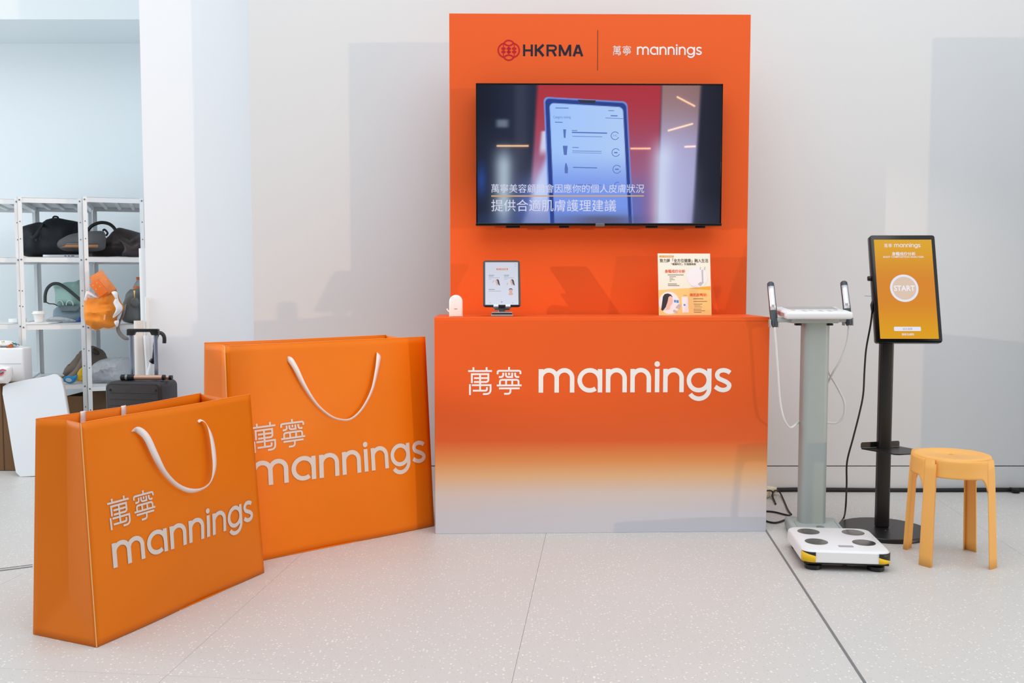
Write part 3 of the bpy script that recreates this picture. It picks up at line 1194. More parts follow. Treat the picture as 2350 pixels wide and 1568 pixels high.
# acrylic-backed leaflet
LY = C(0, 0.26, 0).y
pb0, pb1 = on_counter(1512.5, 0.22), on_counter(1633, 0.24)
lw = (pb1 - pb0).length
lx = (pb1 - pb0).normalized()
LT = rad(7)
lzt = at(1575, 582, pb0.y + .03).z
lh = (lzt - CH) / math.cos(LT)
lyd = Vector((-lx.y, lx.x, 0))
lup = Vector((0, 0, 1)) * math.cos(LT) + lyd * math.sin(LT)
ln = lup.cross(lx) * -1
ln = -(lx.cross(lup))
if ln.y > 0:
    ln = -ln
leaf = thing('information_leaflet', 'cream and yellow information card standing upright on the counter', 'leaflet', (pb0 + pb1) / 2)
ML = Matrix((lx, -ln, lup)).transposed()
o_l = pb0 + Vector((0, 0, 0.0005))


def lf(x, y, off=0.0004):
    """crop pixel (card 118..1290 x 105..1470) -> card face; the card narrows a little to the foot"""
    t = (1470 - y) / 1362.0
    xl_ = 118 + 42 * t
    xr_ = 1252 + 40 * t
    return o_l + lx * ((x - xl_) / (xr_ - xl_) * lw) + lup * (t * lh) + ln * off


B().prism([(0, 0), (lw, 0), (lw, lh), (0, lh)], 0.003, ML, o_l).make('card', mat('card_cream', (238, 240, 226), 0.5), leaf)
B().prism([(lw * .4, 0), (lw * .6, 0), (lw * .52, lh * .7), (lw * .48, lh * .7)], 0.003, ML @ Matrix.Rotation(rad(-16), 3, 'X'), o_l + lyd * 0.062).make('easel_back', MATS['card_cream'], leaf)
CY = mat('card_yellow', (246, 206, 130), 0.5)
CA2 = mat('card_amber', (240, 176, 52), 0.5)
b = poly2(B(), [(122, 1468), (1250, 1468), (1256, 915), (745, 870), (136, 914)], lambda x, y: lf(x, y))
b.make('yellow_field', CY, leaf, smooth=False)
b = poly2(B(), [(790, 874), (1264, 828), (1258, 915)], lambda x, y: lf(x, y, .0006))
b.make('amber_wedge', CA2, leaf, smooth=False)
b = rect2(B(), 192, 196, 500, 152, lambda x, y: lf(x, y, .0006))
b.make('banner', mat('card_orange', (232, 160, 60), 0.5), leaf, smooth=False)
b = B()
lay_strokes(b, WORDMARK, lambda x, y: lf(290 + x * .4, 186 - y * .4, .001))
lay_strokes(b, SEAL, lambda x, y: lf(222 + x * .36, 186 - y * .36, .001))
b.make('banner_lettering', PRINT_WHITE, leaf, smooth=False)['kind'] = 'stuff'
lt = lambda x, y: lf(x, -y, .0009)
b = B()
lay_text(b, '致力將「全方位健康」融入生活', lt, 196, -298, width=1046, size=88, bold=0.012)
lay_text(b, '「健康科技」引領健與美', lt, 440, -362, width=532, size=52, bold=0.012)
b.make('heading', mat('print_brown', (96, 70, 58), 0.6), leaf, smooth=False)['kind'] = 'stuff'
b = B()
lay_text(b, '身體成份分析', lt, 290, -530, width=440, size=78, bold=0.02)
lay_text(b, '美肌診斷站', lt, 800, -1050, width=370, size=76, bold=0.02)
b.make('orange_heading', mat('print_orange', (236, 92, 44), 0.6), leaf, smooth=False)['kind'] = 'stuff'
b = B()
for x0, y0, x1, h in ((350, 572, 700, 16), (386, 612, 525, 12), (386, 646, 462, 12), (386, 680, 505, 12), (386, 714, 420, 12), (344, 772, 535, 16), (344, 806, 590, 16), (876, 1098, 1096, 18), (876, 1156, 1170, 16), (876, 1218, 1066, 14), (890, 1254, 1030, 9), (890, 1284, 1066, 9), (870, 1326, 1034, 14), (870, 1362, 1118, 14), (870, 1398, 1034, 14), (665, 1026, 740, 9)):
    x = x0
    while x < x1 - 8:                       # broken into character-sized marks
        rect2(b, x, y0 + h, min(x1, x + h * 1.05), y0, lambda a, c: lf(a, c, .0009))
        x += h * 1.35
b.make('small_print', mat('print_grey', (128, 118, 104), 0.6), leaf, smooth=False)['kind'] = 'stuff'
b = disc(B(), 985, 630, 225, 228, lambda x, y: lf(x, y, .0007), 40)
disc(b, 352, 1195, 222, 246, lambda x, y: lf(x, y, .0006), 40)
rect2(b, 622, 1408, 760, 1066, lambda x, y: lf(x, y, .0007))
b.make('white_field', mat('card_white', (240, 240, 246), 0.5), leaf, smooth=False)['kind'] = 'stuff'
b = B()
poly2(b, [(300, 1060), (360, 1030), (420, 1050), (432, 1130), (418, 1210), (372, 1262), (350, 1340), (200, 1360), (270, 1330), (300, 1240)], lambda x, y: lf(x, y, .001))
b.make('portrait_skin', mat('print_skin', (232, 196, 180), 0.6), leaf, smooth=False)
b = B()
poly2(b, [(168, 1340), (200, 1180), (220, 1060), (262, 1002), (330, 988), (395, 1012), (430, 1070), (380, 1040), (340, 1070), (318, 1160), (270, 1290), (200, 1372)], lambda x, y: lf(x, y, .0013))
b.make('portrait_hair', mat('print_hair', (44, 42, 50), 0.6), leaf, smooth=False)
b = B()
rect2(b, 455, 1186, 500, 1132, lambda x, y: lf(x, y, .001))
rect2(b, 508, 1196, 556, 1136, lambda x, y: lf(x, y, .001))
disc(b, 678, 1242, 22, 22, lambda x, y: lf(x, y, .001), 16)
b.make('blue_marks', mat('print_blue', (70, 150, 220), 0.6), leaf, smooth=False)['kind'] = 'stuff'
b = B()
poly2(b, [(1085, 470), (1120, 462), (1112, 735), (1082, 735)], lambda x, y: lf(x, y, .001))
poly2(b, [(1055, 405), (1072, 405), (1072, 462), (1050, 465)], lambda x, y: lf(x, y, .001))
poly2(b, [(1160, 400), (1174, 400), (1158, 470), (1140, 465)], lambda x, y: lf(x, y, .001))
poly2(b, [(1045, 738), (1125, 735), (1100, 775), (1040, 835), (985, 780)], lambda x, y: lf(x, y, .001))
poly2(b, [(500, 1270), (560, 1215), (606, 1250), (565, 1330), (480, 1310)], lambda x, y: lf(x, y, .001))
poly2(b, [(424, 1360), (452, 1340), (528, 1390), (515, 1428), (425, 1395)], lambda x, y: lf(x, y, .001))
b.make('device_picture', mat('print_pale_grey', (190, 192, 192), 0.6), leaf, smooth=False)['kind'] = 'stuff'


# ================================================================== GIANT PAPER BAGS
def affine(src, dst):
    """src: three (x, y) in lettering units, dst: three (s, t) -> function"""
    A = np.array([[x, y, 1] for x, y in src], float)
    M_ = np.linalg.solve(A, np.array(dst, float))
    return lambda x, y: tuple(np.array([x, y, 1.0]) @ M_)


def giant_bag(label, FL, FR, H, Db, lean, lean_b, fold_in, back_in, marks, word, seal, loop, rear, seed):
    u = (FR - FL)
    u.z = 0
    W = u.length
    u = u / W
    wv = Vector((-u.y, u.x, 0))
    Z = Vector((0, 0, 1))
    bag = thing('shopping_bag', label, 'shopping bag', (FL + FR) / 2 + wv * Db / 2)

    def P(a, d, z):
        return FL + u * a + wv * d + Z * (z + 0.002)

    def bulge(s, t, k):
        e = math.sin(math.pi * s) * math.sin(math.pi * min(1, t * 1.02))
        return k * e + 0.005 * math.sin(7 * s + 4 * t + seed) * math.sin(math.pi * s) + 0.004 * math.sin(11 * t - 6 * s + 2 * seed) * math.sin(math.pi * s) * t

    def front(s, t, off=0.0):
        return P(s * W - 0.012 * t * s + 0.004 * t * (1 - s), lean * t - bulge(s, t, 0.026) - off, H * t)

    def back(s, t):
        return P(s * (W - back_in * t), Db - lean_b * t - bulge(s, t, 0.004) - 0.03 * math.sin(math.pi * s) * t * t, (H + 0.002) * t)

    B().grid(front, 40, 30).make('front_panel', BAG, bag, angle=60, solid=0.003)
    B().grid(back, 30, 20).make('back_panel', BAG, bag, angle=60, solid=0.003)
    B().add([P(0, 0, 0), P(W, 0, 0), P(W, Db, 0), P(0, Db, 0)], [(0, 1, 2, 3)]).make('base', BAG, bag, solid=0.003)

    def gusset(f0, c0, b0, f1, c1, b1, apex):
        def fn(q, t):
            def mix(a, b_):
                return (a[0] + (b_[0] - a[0]) * t, a[1] + (b_[1] - a[1]) * t)
            f_, c_, b_ = mix(f0, f1), mix(c0, c1), mix(b0, b1)
            k_ = min(1.0, t / 0.2)
            if q < 0.5:
                x, y = f_[0] + (c_[0] - f_[0]) * q * 2, f_[1] + (c_[1] - f_[1]) * q * 2
            else:
                x, y = c_[0] + (b_[0] - c_[0]) * (q - .5) * 2, c_[1] + (b_[1] - c_[1]) * (q - .5) * 2
            tri = 1 - abs(2 * q - 1)
            x += apex * min(tri, t / 0.2)
            return P(x, y, H * t)
        return fn

    B().grid(gusset((0.001, 0.001), (0, Db / 2), (0.001, Db - .001), (0.004, lean), (0.012, (lean + Db - lean_b) / 2), (0.001, Db - lean_b), 0.022), 20, 30).make('side_gusset', BAG, bag, angle=12, solid=0.003)
    B().grid(gusset((W - .001, 0.001), (W, Db / 2), (W - .001, Db - .001), (W - 0.013, lean + .001), (W - fold_in, lean + 0.02), (W - back_in - .001, Db - lean_b), 0.0), 20, 30).make('side_gusset', BAG, bag, angle=12, solid=0.003)
    # raw paper edge along the near corner
    B().tube([front(0.0, t / 12, 0.0008) - u * 0.001 for t in range(13)], 0.0016, 6).make('paper_edge', BAG_EDGE, bag)
    B().tube([front(s / 20, 1.0) + Z * 0.001 for s in range(21)], 0.0016, 6).make('rim_edge', mat('rim_orange', (250, 140, 50), 0.5), bag)
    B().tube([back(s / 20, 1.0) + Z * 0.001 for s in range(21)], 0.0016, 6).make('rim_edge', MATS['rim_orange'], bag)
    # print: picture points -> panel
    n = (u.cross(Z * H + wv * lean)).normalized()

    def st(px, py):
        p = on_plane(px, py, P(0, 0, 0), n)
        d = p - P(0, 0, 0)
        t = d.z / H
        return (d.dot(u) - 0.004 * t) / (W - 0.016 * t), t

    fw = affine([m_[0] for m_ in word], [st(*m_[1]) for m_ in word])
    fs = affine([m_[0] for m_ in seal], [st(*m_[1]) for m_ in seal])
    b = lay_strokes(B(), WORDMARK, lambda x, y: front(*fw(x, y), 0.0035), 8)
    b.make('wordmark', PRINT_BEIGE, bag, smooth=False)
    lay_seal(lambda x, y: front(*fs(x, y), 0.0035), PRINT_BEIGE, bag, 6)
    # ribbon handle
    pts = []
    for px, py, off, wd, tw in loop:
        s, t = st(px, py)
        pts.append((front(s, t, off), wd, tw))
    path = catmull([p_[0] for p_ in pts], 6)
    wds = catmull([(p_[1], p_[2], 0) for p_ in pts], 6)
    dirs = []
    for i in range(len(path)):
        tng = (path[min(i + 1, len(path) - 1)] - path[max(i - 1, 0)]).normalized()
        pr = tng.cross(-n if n.y > 0 else n).normalized()
        a = wds[i].y
        out = tng.cross(pr).normalized()
        dirs.append(pr * math.cos(a) + out * math.sin(a))
    B().ribbon(path, [q.x for q in wds], dirs).make('ribbon_handle', RIBBON, bag, angle=80, solid=0.0012)
    # the rear handle folded over the back rim
    for s in rear:
        path = [back(s, 0.93) - wv * 0.006, back(s, 0.985) - wv * 0.006, back(s + .006, 1.0) + Z * 0.005, back(s + .012, 0.985) + wv * 0.006, back(s + .02, 0.90) + wv * 0.008]
        path = catmull(path, 5)
        B().ribbon(path, [0.022] * len(path), [u] * len(path)).make('ribbon_handle', RIBBON, bag, angle=80, solid=0.0012)
    return bag


def c3(x, y):
    return (40 + x / 2.528, 880 + y / 2.528)


def c4(x, y):
    return (450 + x / 2.904, 760 + y / 2.904)


giant_bag('giant orange paper bag nearest the camera, smaller of the two', ground(222, 1487), ground(606, 1315), 0.725, 0.285, 0.045, 0.045, 0.15, 0.075, None,
          [((0, 0), c3(543, 1072)), ((445.5, 0), c3(1362, 790)), ((0, 54), c3(531, 930))],
          [((0, 55.3), c3(507, 700)), ((122.4, 22), c3(775, 713)), ((4, 0), c3(532, 850))],
          [(299, 991, .004, .018, .9), (308, 986, .014, .022, .5), (322, 1003, .022, .024, .3), (338, 1045, .024, .022, .5), (357, 1082, .024, .017, .9), (385, 1111, .022, .016, .8), (415, 1124, .02, .017, .5), (442, 1120, .02, .016, .8), (460, 1103, .024, .018, .6), (467, 1070, .03, .022, .15), (467, 1030, .03, .024, .1), (464, 995, .026, .021, .3), (459, 972, .018, .014, .8), (452, 964, .010, .012, 1.0), (447, 968, .003, .012, 1.0)],
          [0.22, 0.43], 0.4)
giant_bag('largest orange paper bag, tall one standing against the counter', ground(535, 1301), Vector((-0.376, ground(997, 1208).y, 0)), 0.912, 0.32, 0.05, 0.06, 0.14, 0.10, None,
          [((41.3, 0), c4(490, 1022)), ((328.5, 0), c4(1255, 910)), ((291, 54), c4(1153, 775))],
          [((65.4, 22), c4(553, 718)), ((122.4, 22), c4(707, 694)), ((93.5, 64.3), c4(622, 583))],
          [(657, 822, .003, .016, .6), (662, 826, .012, .024, .3), (672, 845, .02, .022, .3), (690, 885, .022, .018, .7), (715, 925, .02, .014, .9), (745, 952, .02, .013, .9), (772, 961, .018, .012, .9), (795, 958, .018, .015, .7), (820, 935, .02, .018, .6), (843, 895, .022, .020, .5), (857, 850, .02, .024, .35), (865, 820, .014, .028, .2), (868, 812, .004, .026, .2)],
          [], 1.9)

# ================================================================== LINEAR LAMPS ON THE FAR WALL (they mirror in the television)
GLOW = mat('lamp_glow', (255, 200, 140), 0.4, emit=34.0)
for k_, (a_, c_) in enumerate((((1140, 335), (1213, 335)), ((1447, 341), (1493, 341)), ((1553, 222), (1595, 244)), ((1533, 300), (1590, 284)), ((1571, 337), (1596, 336)))):
    ends = []
    for px, py in (a_, c_):
        hit = on_plane(px, py, K(0, TVD, 0), buy)
        d_ = ray(px, py).normalized()
        d_ = d_ - buy * (2 * d_.dot(buy))
        ends.append(hit + d_ * ((-2.94 - hit.y) / d_.y))
    lamp = thing('linear_lamp', ['long level', 'short level', 'steeply falling', 'gently rising', 'shortest level'][k_] + ' warm strip lamp on the far wall, mirrored in the television', 'lamp', (ends[0] + ends[1]) / 2, group='strip lamps on the far wall')
    B().tube(ends, 0.009, 8).make('tube', GLOW, lamp)
    dd = (ends[1] - ends[0]).normalized()
    for e_ in (ends[0] + dd * .05, ends[1] - dd * .05):
        B().tube([e_ + Vector((0, -0.012, 0)), Vector((e_.x, -3.0, e_.z))], 0.01, 8).make('bracket', BLACK_METAL, lamp)

# ================================================================== BODY COMPOSITION ANALYSER
AN = mat('device_grey_green', (168, 177, 175), 0.4, var=0.04, vscale=25)
AW = mat('device_white', (238, 240, 243), 0.32)
ADK = mat('grip_slate', (58, 68, 78), 0.4)
CHR = mat('electrode_steel', (232, 232, 236), 0.22, metal=0.55)
ELE = mat('electrode_foot', (138, 134, 132), 0.25, metal=0.9)
colp = ground(1866, 1201, 0.055)
ax, ay = colp.x, colp.y + 0.03
ana = thing('body_analyser', 'grey-green body composition analyser column with two handgrips and a white weighing platform', 'analyser', (ax, ay, 0))
bx0, bx1 = ground(1808, 1213, 0.05).x, ground(1932, 1213, 0.05).x
bcx = (ground(1806, 1210, .05).x + ground(1935, 1210, .05).x) / 2
B().box((1.408, 4.295, 0.03), (0.235, 0.27, 0.052), rotz(rad(-8)), bevel=0.012, seg=3).make('base', AN, ana)
b = B().lathe([(0.018, 0), (0.018, 0.002), (0.016, 0.003)], (ground(1882, 1210, .056).x, ground(1882, 1210, .056).y, 0.0555), 24)
b.make('base_cap', mat('cap_grey', (120, 128, 126), 0.5), ana)
for dx in (-0.095, 0.095):
    B().box((1.408 + dx, 4.26, 0.0563), (0.0015, 0.16, 0.0008), rotz(rad(-8))).make('base_seam', mat('seam_grey', (110, 116, 114), 0.7), ana)
ctop = at(1866, 738, ay).z
cw = 0.118
b = B()
ol = rrect(cw, 0.09, 0.026, 6)
nO = len(ol)
vs, fs = [], []
for z in (0.05, 0.3, 0.6, 0.9, ctop):
    vs += [Vector((ax + x, ay + y, z)) for x, y in ol]
for i in range(4):
    for k_ in range(nO):
        fs.append((i * nO + k_, i * nO + (k_ + 1) % nO, (i + 1) * nO + (k_ + 1) % nO, (i + 1) * nO + k_))
b.add(vs, fs).make('column', AN, ana)
# tray under the console
ty_ = ay
tz = at(1862, 738, ty_).z
tcx = at(1862, 735, ty_).x
B().box((tcx, ty_, tz + 0.006), (0.215, 0.13, 0.024), bevel=0.005).make('console_tray', AN, ana)
for s_ in (-1, 1):
    B().box((tcx + s_ * 0.135, ty_ - 0.015, tz + 0.008), (0.075, 0.06, 0.02), bevel=0.005).make('tray_arm', AN, ana)
    B().box((tcx + s_ * 0.072, ty_ - 0.035, tz - 0.012), (0.028, 0.03, 0.01), bevel=0.003).make('tray_pad', BLACK, ana)
# console, tipped towards the user
cpz = at(1862, 731, ty_ - .09).z
CT = Matrix.Rotation(rad(5), 3, 'X')
con_o = Vector((tcx + 0.002, ty_ - 0.005, cpz + 0.022))
con = B().box(con_o, (0.305, 0.215, 0.034), CT, bevel=0.012, seg=3).make('console', AW, ana)
cf2 = lambda x, y, o_=0.0175: con_o + CT @ Vector((x, y, o_))
b = poly2(B(), [(-0.115, 0.098), (0.122, 0.098), (0.118, 0.0), (-0.108, 0.0)], lambda x, y: cf2(x, y))
b.make('display', mat('lcd_grey', (168, 166, 162), 0.25), con, smooth=False)
for i, (x, y, c_) in enumerate([(-0.10, -0.035, (236, 186, 120)), (-0.055, -0.035, (214, 216, 220)), (-0.02, -0.04, (214, 216, 220)), (0.02, -0.04, (214, 216, 220)), (0.06, -0.04, (214, 216, 220)), (0.095, -0.035, (190, 194, 198)), (-0.055, -0.068, (214, 216, 220)), (0.02, -0.07, (214, 216, 220)), (0.06, -0.07, (214, 216, 220))]):
    b = disc(B(), x, y, 0.011, 0.009, lambda a, c: cf2(a, c, .0178), 14)
    b.make('button', mat('key_%d_%d' % (c_[0], c_[2]), c_, 0.5), con, smooth=False)
B().box(con_o + CT @ Vector((-0.1535, 0, 0)), (0.003, 0.16, 0.016), CT).make('printer_slot', mat('slot_pink', (196, 150, 146), 0.5), con)
# grips
GREY_CABLE = mat('grip_cable', (222, 224, 224), 0.4)
for (pb, pt) in (((1778, 751), (1768, 648)), ((1948, 747), (1936, 646))):
    a = at(pb[0], pb[1], ty_ - 0.045)
    c = at(pt[0], pt[1], ty_ + 0.03)
    d = (c - a)
    L = d.length
    d.normalize()
    MM = d.to_track_quat('Z', 'Y').to_matrix()
    gr = B().lathe([(0.010, 0), (0.0135, 0.008), (0.0165, 0.04), (0.0175, 0.08), (0.0165, 0.12), (0.0165, L - 0.02), (0.0155, L - 0.006), (0.010, L)], a, 20, MM).make('handgrip', ADK, ana)
    # bright electrode let into the face
    side = d.cross(Vector((0, -1, 0))).normalized()
    b = B()

    def strip(s, t, a=a, d=d, L=L, side=side):
        an = rad(-62 + 96 * s)
        r_ = 0.0173
        f_ = side.cross(d)
        if f_.y > 0:
            f_ = -f_
        return a + d * (0.078 + t * (L - 0.078 - 0.024)) + (f_ * math.cos(an) + Vector((1, 0, 0)) * math.sin(an)) * r_
    b.grid(strip, 8, 4).make('electrode', CHR, gr, solid=0.001)
    # clip that holds it
    b = B().box(a + d * 0.018 + Vector((-0.0195 if pb[0] < 1862 else 0.0195, 0.006, 0)), (0.005, 0.03, 0.036), bevel=0.002)
    b.make('grip_clip', AN, ana)
    b = B().box(a + d * 0.018 + Vector((0.0175 if pb[0] < 1862 else -0.0175, 0.012, -0.003)), (0.006, 0.03, 0.03), bevel=0.002)
    b.make('grip_clip', AN, ana)
    B().tube([a - d * 0.001, a - d * 0.018], [0.0065, 0.0045], 10).make('cable_boot', GREY_CABLE, ana)
yf, yb = ty_ - 0.05, ty_ + 0.06
pl = [at(1778, 757, yf), at(1781, 790, yf), at(1785, 850, yf), at(1790, 920, yf), at(1799, 962, yf), at(1812, 981, yf + .02), at(1826, 975, yf + .04), at(1843, 955, yb), at(1866, 905, yb + .02), at(1893, 842, yb + .02), at(1905, 861, yb + .01), at(1925, 895, yb), at(1938, 925, yb - .01), at(1936, 955, yb - .01), at(1920, 970, yb), at(1898, 970, yb), at(1880, 966, yb - 0.02)]
B().tube(catmull(pl, 7), 0.0052, 8).make('grip_cable', GREY_CABLE, ana)
pr_ = [at(1948, 753, yf), at(1944, 785, yf + .01), at(1930, 825, yf + .03), at(1912, 855, yf + .06), at(1898, 882, yb - 0.01), at(1880, 905, yb), at(1868, 925, yb - .02)]
B().tube(catmull(pr_, 7), 0.0052, 8).make('grip_cable', GREY_CABLE, ana)
# weighing platform
SA = rad(-6.2)
RS = rotz(SA)
so = Vector((1.381, 3.925, 0))
sw_, sd_ = 0.355, 0.375
plat = B()
ol = rrect(sw_, sd_, 0.045, 8)
nO = len(ol)
vs, fs = [], []
for z, k_ in ((0.036, 0.985), (0.04, 1.0), (0.078, 0.99), (0.085, 0.965), (0.0865, 0.95)):
    vs += [so + RS @ Vector((x * k_, y * k_, 0)) + Vector((0, 0, z)) for x, y in ol]
for i in range(4):
    for q in range(nO):
        fs.append((i * nO + q, i * nO + (q + 1) % nO, (i + 1) * nO + (q + 1) % nO, (i + 1) * nO + q))
fs.append(tuple(range(nO))[::-1])
fs.append(tuple(4 * nO + q for q in range(nO)))
platform = plat.add(vs, fs).make('platform', AW, ana, angle=30)
so_f = lambda x, y, z: so + RS @ Vector((x, y, 0)) + Vector((0, 0, z))
for x, y in ((-0.095, 0.105), (0.095, 0.11), (-0.095, -0.055), (0.10, -0.05)):
    b = B().lathe([(0.047, 0), (0.047, 0.0012), (0.045, 0.0018)], so_f(x, y, 0.0863), 36)
    b.make('foot_electrode', ELE, platform)
b = rect2(B(), -0.03, -0.125, 0.03, -0.10, lambda x, y: so_f(x + 0.012, y, 0.0872))
b.make('rating_label', mat('label_violet_grey', (170, 170, 182), 0.5), platform, smooth=False)
B().box(so + Vector((0, 0, 0.0315)), (sw_ * 0.95, sd_ * 0.95, 0.010), RS, bevel=0.004).make('under_tray', BLACK, platform)
for x, y in ((-0.125, -0.14), (0.125, -0.14), (-0.125, 0.14), (0.125, 0.14)):
    b = B()
    prof = []
    b.lathe([(0.030, 0), (0.034, 0.003), (0.034, 0.018), (0.026, 0.024), (0.016, 0.028)], so_f(x, y, 0.0), 28)
    b.make('levelling_foot', BLACK, platform)
for x in (-0.045, 0.055):
    B().box(so_f(x, -0.12, 0.018), (0.085, 0.02, 0.018), RS, bevel=0.004).make('battery_hatch', mat('hatch_grey', (150, 156, 156), 0.5), platform)
# yellow and black warning tape round the two front corners
TY = mat('tape_yellow', (244, 198, 20), 0.4)
TK = mat('tape_black', (38, 34, 34), 0.4)


def edge_pt(d, z, off=0.0012):
    """point on the platform's rim: d metres along it from the middle of the front edge (+ right, - left)"""
    hw, r_ = sw_ / 2, 0.045
    s_ = 1 if d >= 0 else -1
    d = abs(d)
    fl = hw - r_
    q = rad(90) * r_
    if d <= fl:
        x, y, nx, ny = d, -sd_ / 2, 0, -1
    elif d <= fl + q:
        a_ = (d - fl) / r_
        nx, ny = math.sin(a_), -math.cos(a_)
        x, y = fl + r_ * nx, -sd_ / 2 + r_ + r_ * ny
    else:
        x, y, nx, ny = hw, -sd_ / 2 + r_ + (d - fl - q), 1, 0
    return so_f(s_ * (x + nx * off), y + ny * off, z)


def tape(d0, d1, z0, z1, split, flip):
    """lower part yellow / upper part black, parted by a diagonal"""
    def zz(t):
        return z0 + (z1 - z0) * (split[0] + (split[1] - split[0]) * t)
    B().grid(lambda s, t: edge_pt(d0 + (d1 - d0) * s, z0 + (zz(s) - z0) * t), 14, 2).make('warning_tape', TK if flip else TY, platform, solid=0.0008)
    B().grid(lambda s, t: edge_pt(d0 + (d1 - d0) * s, zz(s) + (z1 - zz(s)) * t), 14, 2).make('warning_tape', TY if flip else TK, platform, solid=0.0008)


tape(-0.188, -0.124, 0.037, 0.0795, (1.0, 0.62), False)
tape(0.125, 0.195, 0.037, 0.0795, (0.62, 0.12), False)

# ================================================================== KIOSK DISPLAY
kp = ground(2027, 1222)
kio = thing('kiosk_display', 'portrait touchscreen kiosk with an orange start page on a black pole', 'kiosk', (kp.x, kp.y, 0))
KR = (ground(2128, 1224) - ground(1930, 1224)).length / 2
B().lathe([(KR - 0.004, 0), (KR, 0.003), (KR, 0.017), (KR - 0.003, 0.021), (0.0, 0.022)], (kp.x, kp.y, 0), 64).make('base_plate', BLACK_METAL, kio)
kY = kp.y + 0.02
ktop = at(2028, 690, kY).z
B().box((kp.x, kY, (ktop + 0.02) / 2), (0.060, 0.042, ktop - 0.02), bevel=0.010, seg=4).make('pole', BLACK_METAL, kio)
for dx, dy in ((-0.01, -0.05), (-0.004, -0.11)):
    B().lathe([(0.004, 0), (0.004, 0.001), (0.002, 0.0015)], (kp.x + dx, kp.y + dy, 0.0215), 12).make('bolt', BOLT, kio)
# little shelf
shz = at(2030, 1031, kY).z
KA = rad(13)
RK = rotz(KA)
ks = lambda x, y, z: Vector((kp.x, kY, shz)) + RK @ Vector((x, y, z))
ol = [(-0.105, 0.02), (0.10, 0.02), (0.135, -0.10), (0.125, -0.155), (-0.028, -0.155), (-0.045, -0.145)]
b = B()
vs = [ks(x, y, 0) for x, y in ol] + [ks(x, y, 0.006) for x, y in ol]
n_ = len(ol)
b.add(vs, [tuple(range(n_)), tuple(range(n_, 2 * n_))[::-1]] + [(i, (i + 1) % n_, n_ + (i + 1) % n_, n_ + i) for i in range(n_)])
b.make('shelf', BLACK_METAL, kio, smooth=False)
B().prism([(-0.105, 0.006), (0.10, 0.006), (0.10, 0.026), (0.094, 0.032), (-0.098, 0.032), (-0.105, 0.026)], 0.003, RK, ks(0, 0.0225, 0)).make('shelf_lip', BLACK_METAL, kio)
# screen head
HT, HY = rad(14), rad(-1.5)
hx = rotz(HY) @ Vector((1, 0, 0))
hd = rotz(HY) @ Vector((0, 1, 0))
hup = Vector((0, 0, 1)) * math.cos(HT) + hd * math.sin(HT)
hn = hx.cross(hup)
MH = Matrix((hx, -hn, hup)).transposed()
mid = at(2079, 662, kY - 0.055)
HW, HH = 0.298, 0.508
hO = mid - hup * HH / 2


def hf(x, y, off=0.0006):
    return hO + hx * x + hup * y + hn * off


B().prism(rrect(HW, HH, 0.012, 5, 0, HH / 2), 0.034, MH, hO, bevel=0.003, seg=2).make('housing', BEZEL, kio)
B().box(mid - hn * 0.05, (0.11, 0.035, 0.12), MH, bevel=0.006).make('mount', BLACK_METAL, kio)
kw_, kh_ = HW - 0.034, HH - 0.04


def kcol(I, J):
    img = np.zeros(I.shape + (3,))
    top, midc, botc = np.array((222, 164, 12.)), np.array((216, 132, 18.)), np.array((224, 160, 14.))
    t = sm(0.0, 0.45, J)[..., None]
    img[:] = botc * (1 - t) + midc * t
    t = sm(0.55, 1.0, J)[..., None]
    img[:] = img * (1 - t) + top * t
    return img


ii, jj = np.meshgrid(np.arange(13) / 12, np.arange(31) / 30)
kscr = pic_grid('screen', lambda s, t: hf((s - .5) * kw_, 0.018 + t * kh_, 0.0008), kcol(ii, jj), 12, 30, screen_mat('kiosk_glass', 0.95, 0.2), kio)
KWT = em_mat('kiosk_white', (232, 232, 246), 0.92)


def kq(x, y, off=0.0016):
    """screen fraction 0..1 across, 0..1 up"""
    return hf((x - .5) * kw_, 0.018 + y * kh_, off)


k1 = 0.46 / 445.5
asp = kw_ / kh_
b = lay_strokes(B(), WORDMARK, lambda x, y: kq(0.345 + x * k1, 0.922 + y * k1 * asp))
b.make('wordmark', KWT, kscr, smooth=False)
k2 = 0.135 / 122.4
lay_seal(lambda x, y: kq(0.172 + x * k2, 0.919 + y * k2 * asp), KWT, kscr)
lay_text(b := B(), '身體成份分析', lambda x, y: kq(x, y * asp), 0.295, 0.840 / asp, width=0.41, size=0.068, bold=0.02)
b.make('heading', KWT, kscr, smooth=False)
lay_text(b := B(), 'BODY COMPOSITION ANALYZER', lambda x, y: kq(x, y * asp), 0.145, 0.814 / asp, width=0.70, size=0.045, bold=0.01)
b.make('subheading', KWT, kscr, smooth=False)
b = disc(B(), 0.47, 0.505, 0.245, 0.245 * asp, lambda x, y: kq(x, y, .0014), 48)
st_b = b.make('start_button', KWT, kscr, smooth=False)
b = disc(B(), 0.47, 0.505, 0.205, 0.205 * asp, lambda x, y: kq(x, y, .0020), 48)
b.make('button_face', em_mat('kiosk_peach', (222, 196, 176), 0.92), kscr, smooth=False)
lay_text(b := B(), 'START', lambda x, y: kq(x, y * asp, .0026), 0.47, 0.478 / asp, width=0.36, size=0.135, bold=0.015, align='c')
b.make('start_lettering', em_mat('kiosk_start', (240, 240, 252), 0.95), kscr, smooth=False)
b = poly2(B(), [(x, y) for x, y in rrect(0.46, 0.042, 0.012, 4, 0.475, 0.098)], lambda x, y: kq(x, y, .0014))
b.make('language_button', KWT, kscr, smooth=False)
lay_text(b := B(), '語言選擇', lambda x, y: kq(x, y * asp, .0022), 0.475, 0.088 / asp, width=0.16, size=0.042, align='c')
b.make('button_lettering', em_mat('kiosk_grey', (140, 136, 150), 0.9), kscr, smooth=False)
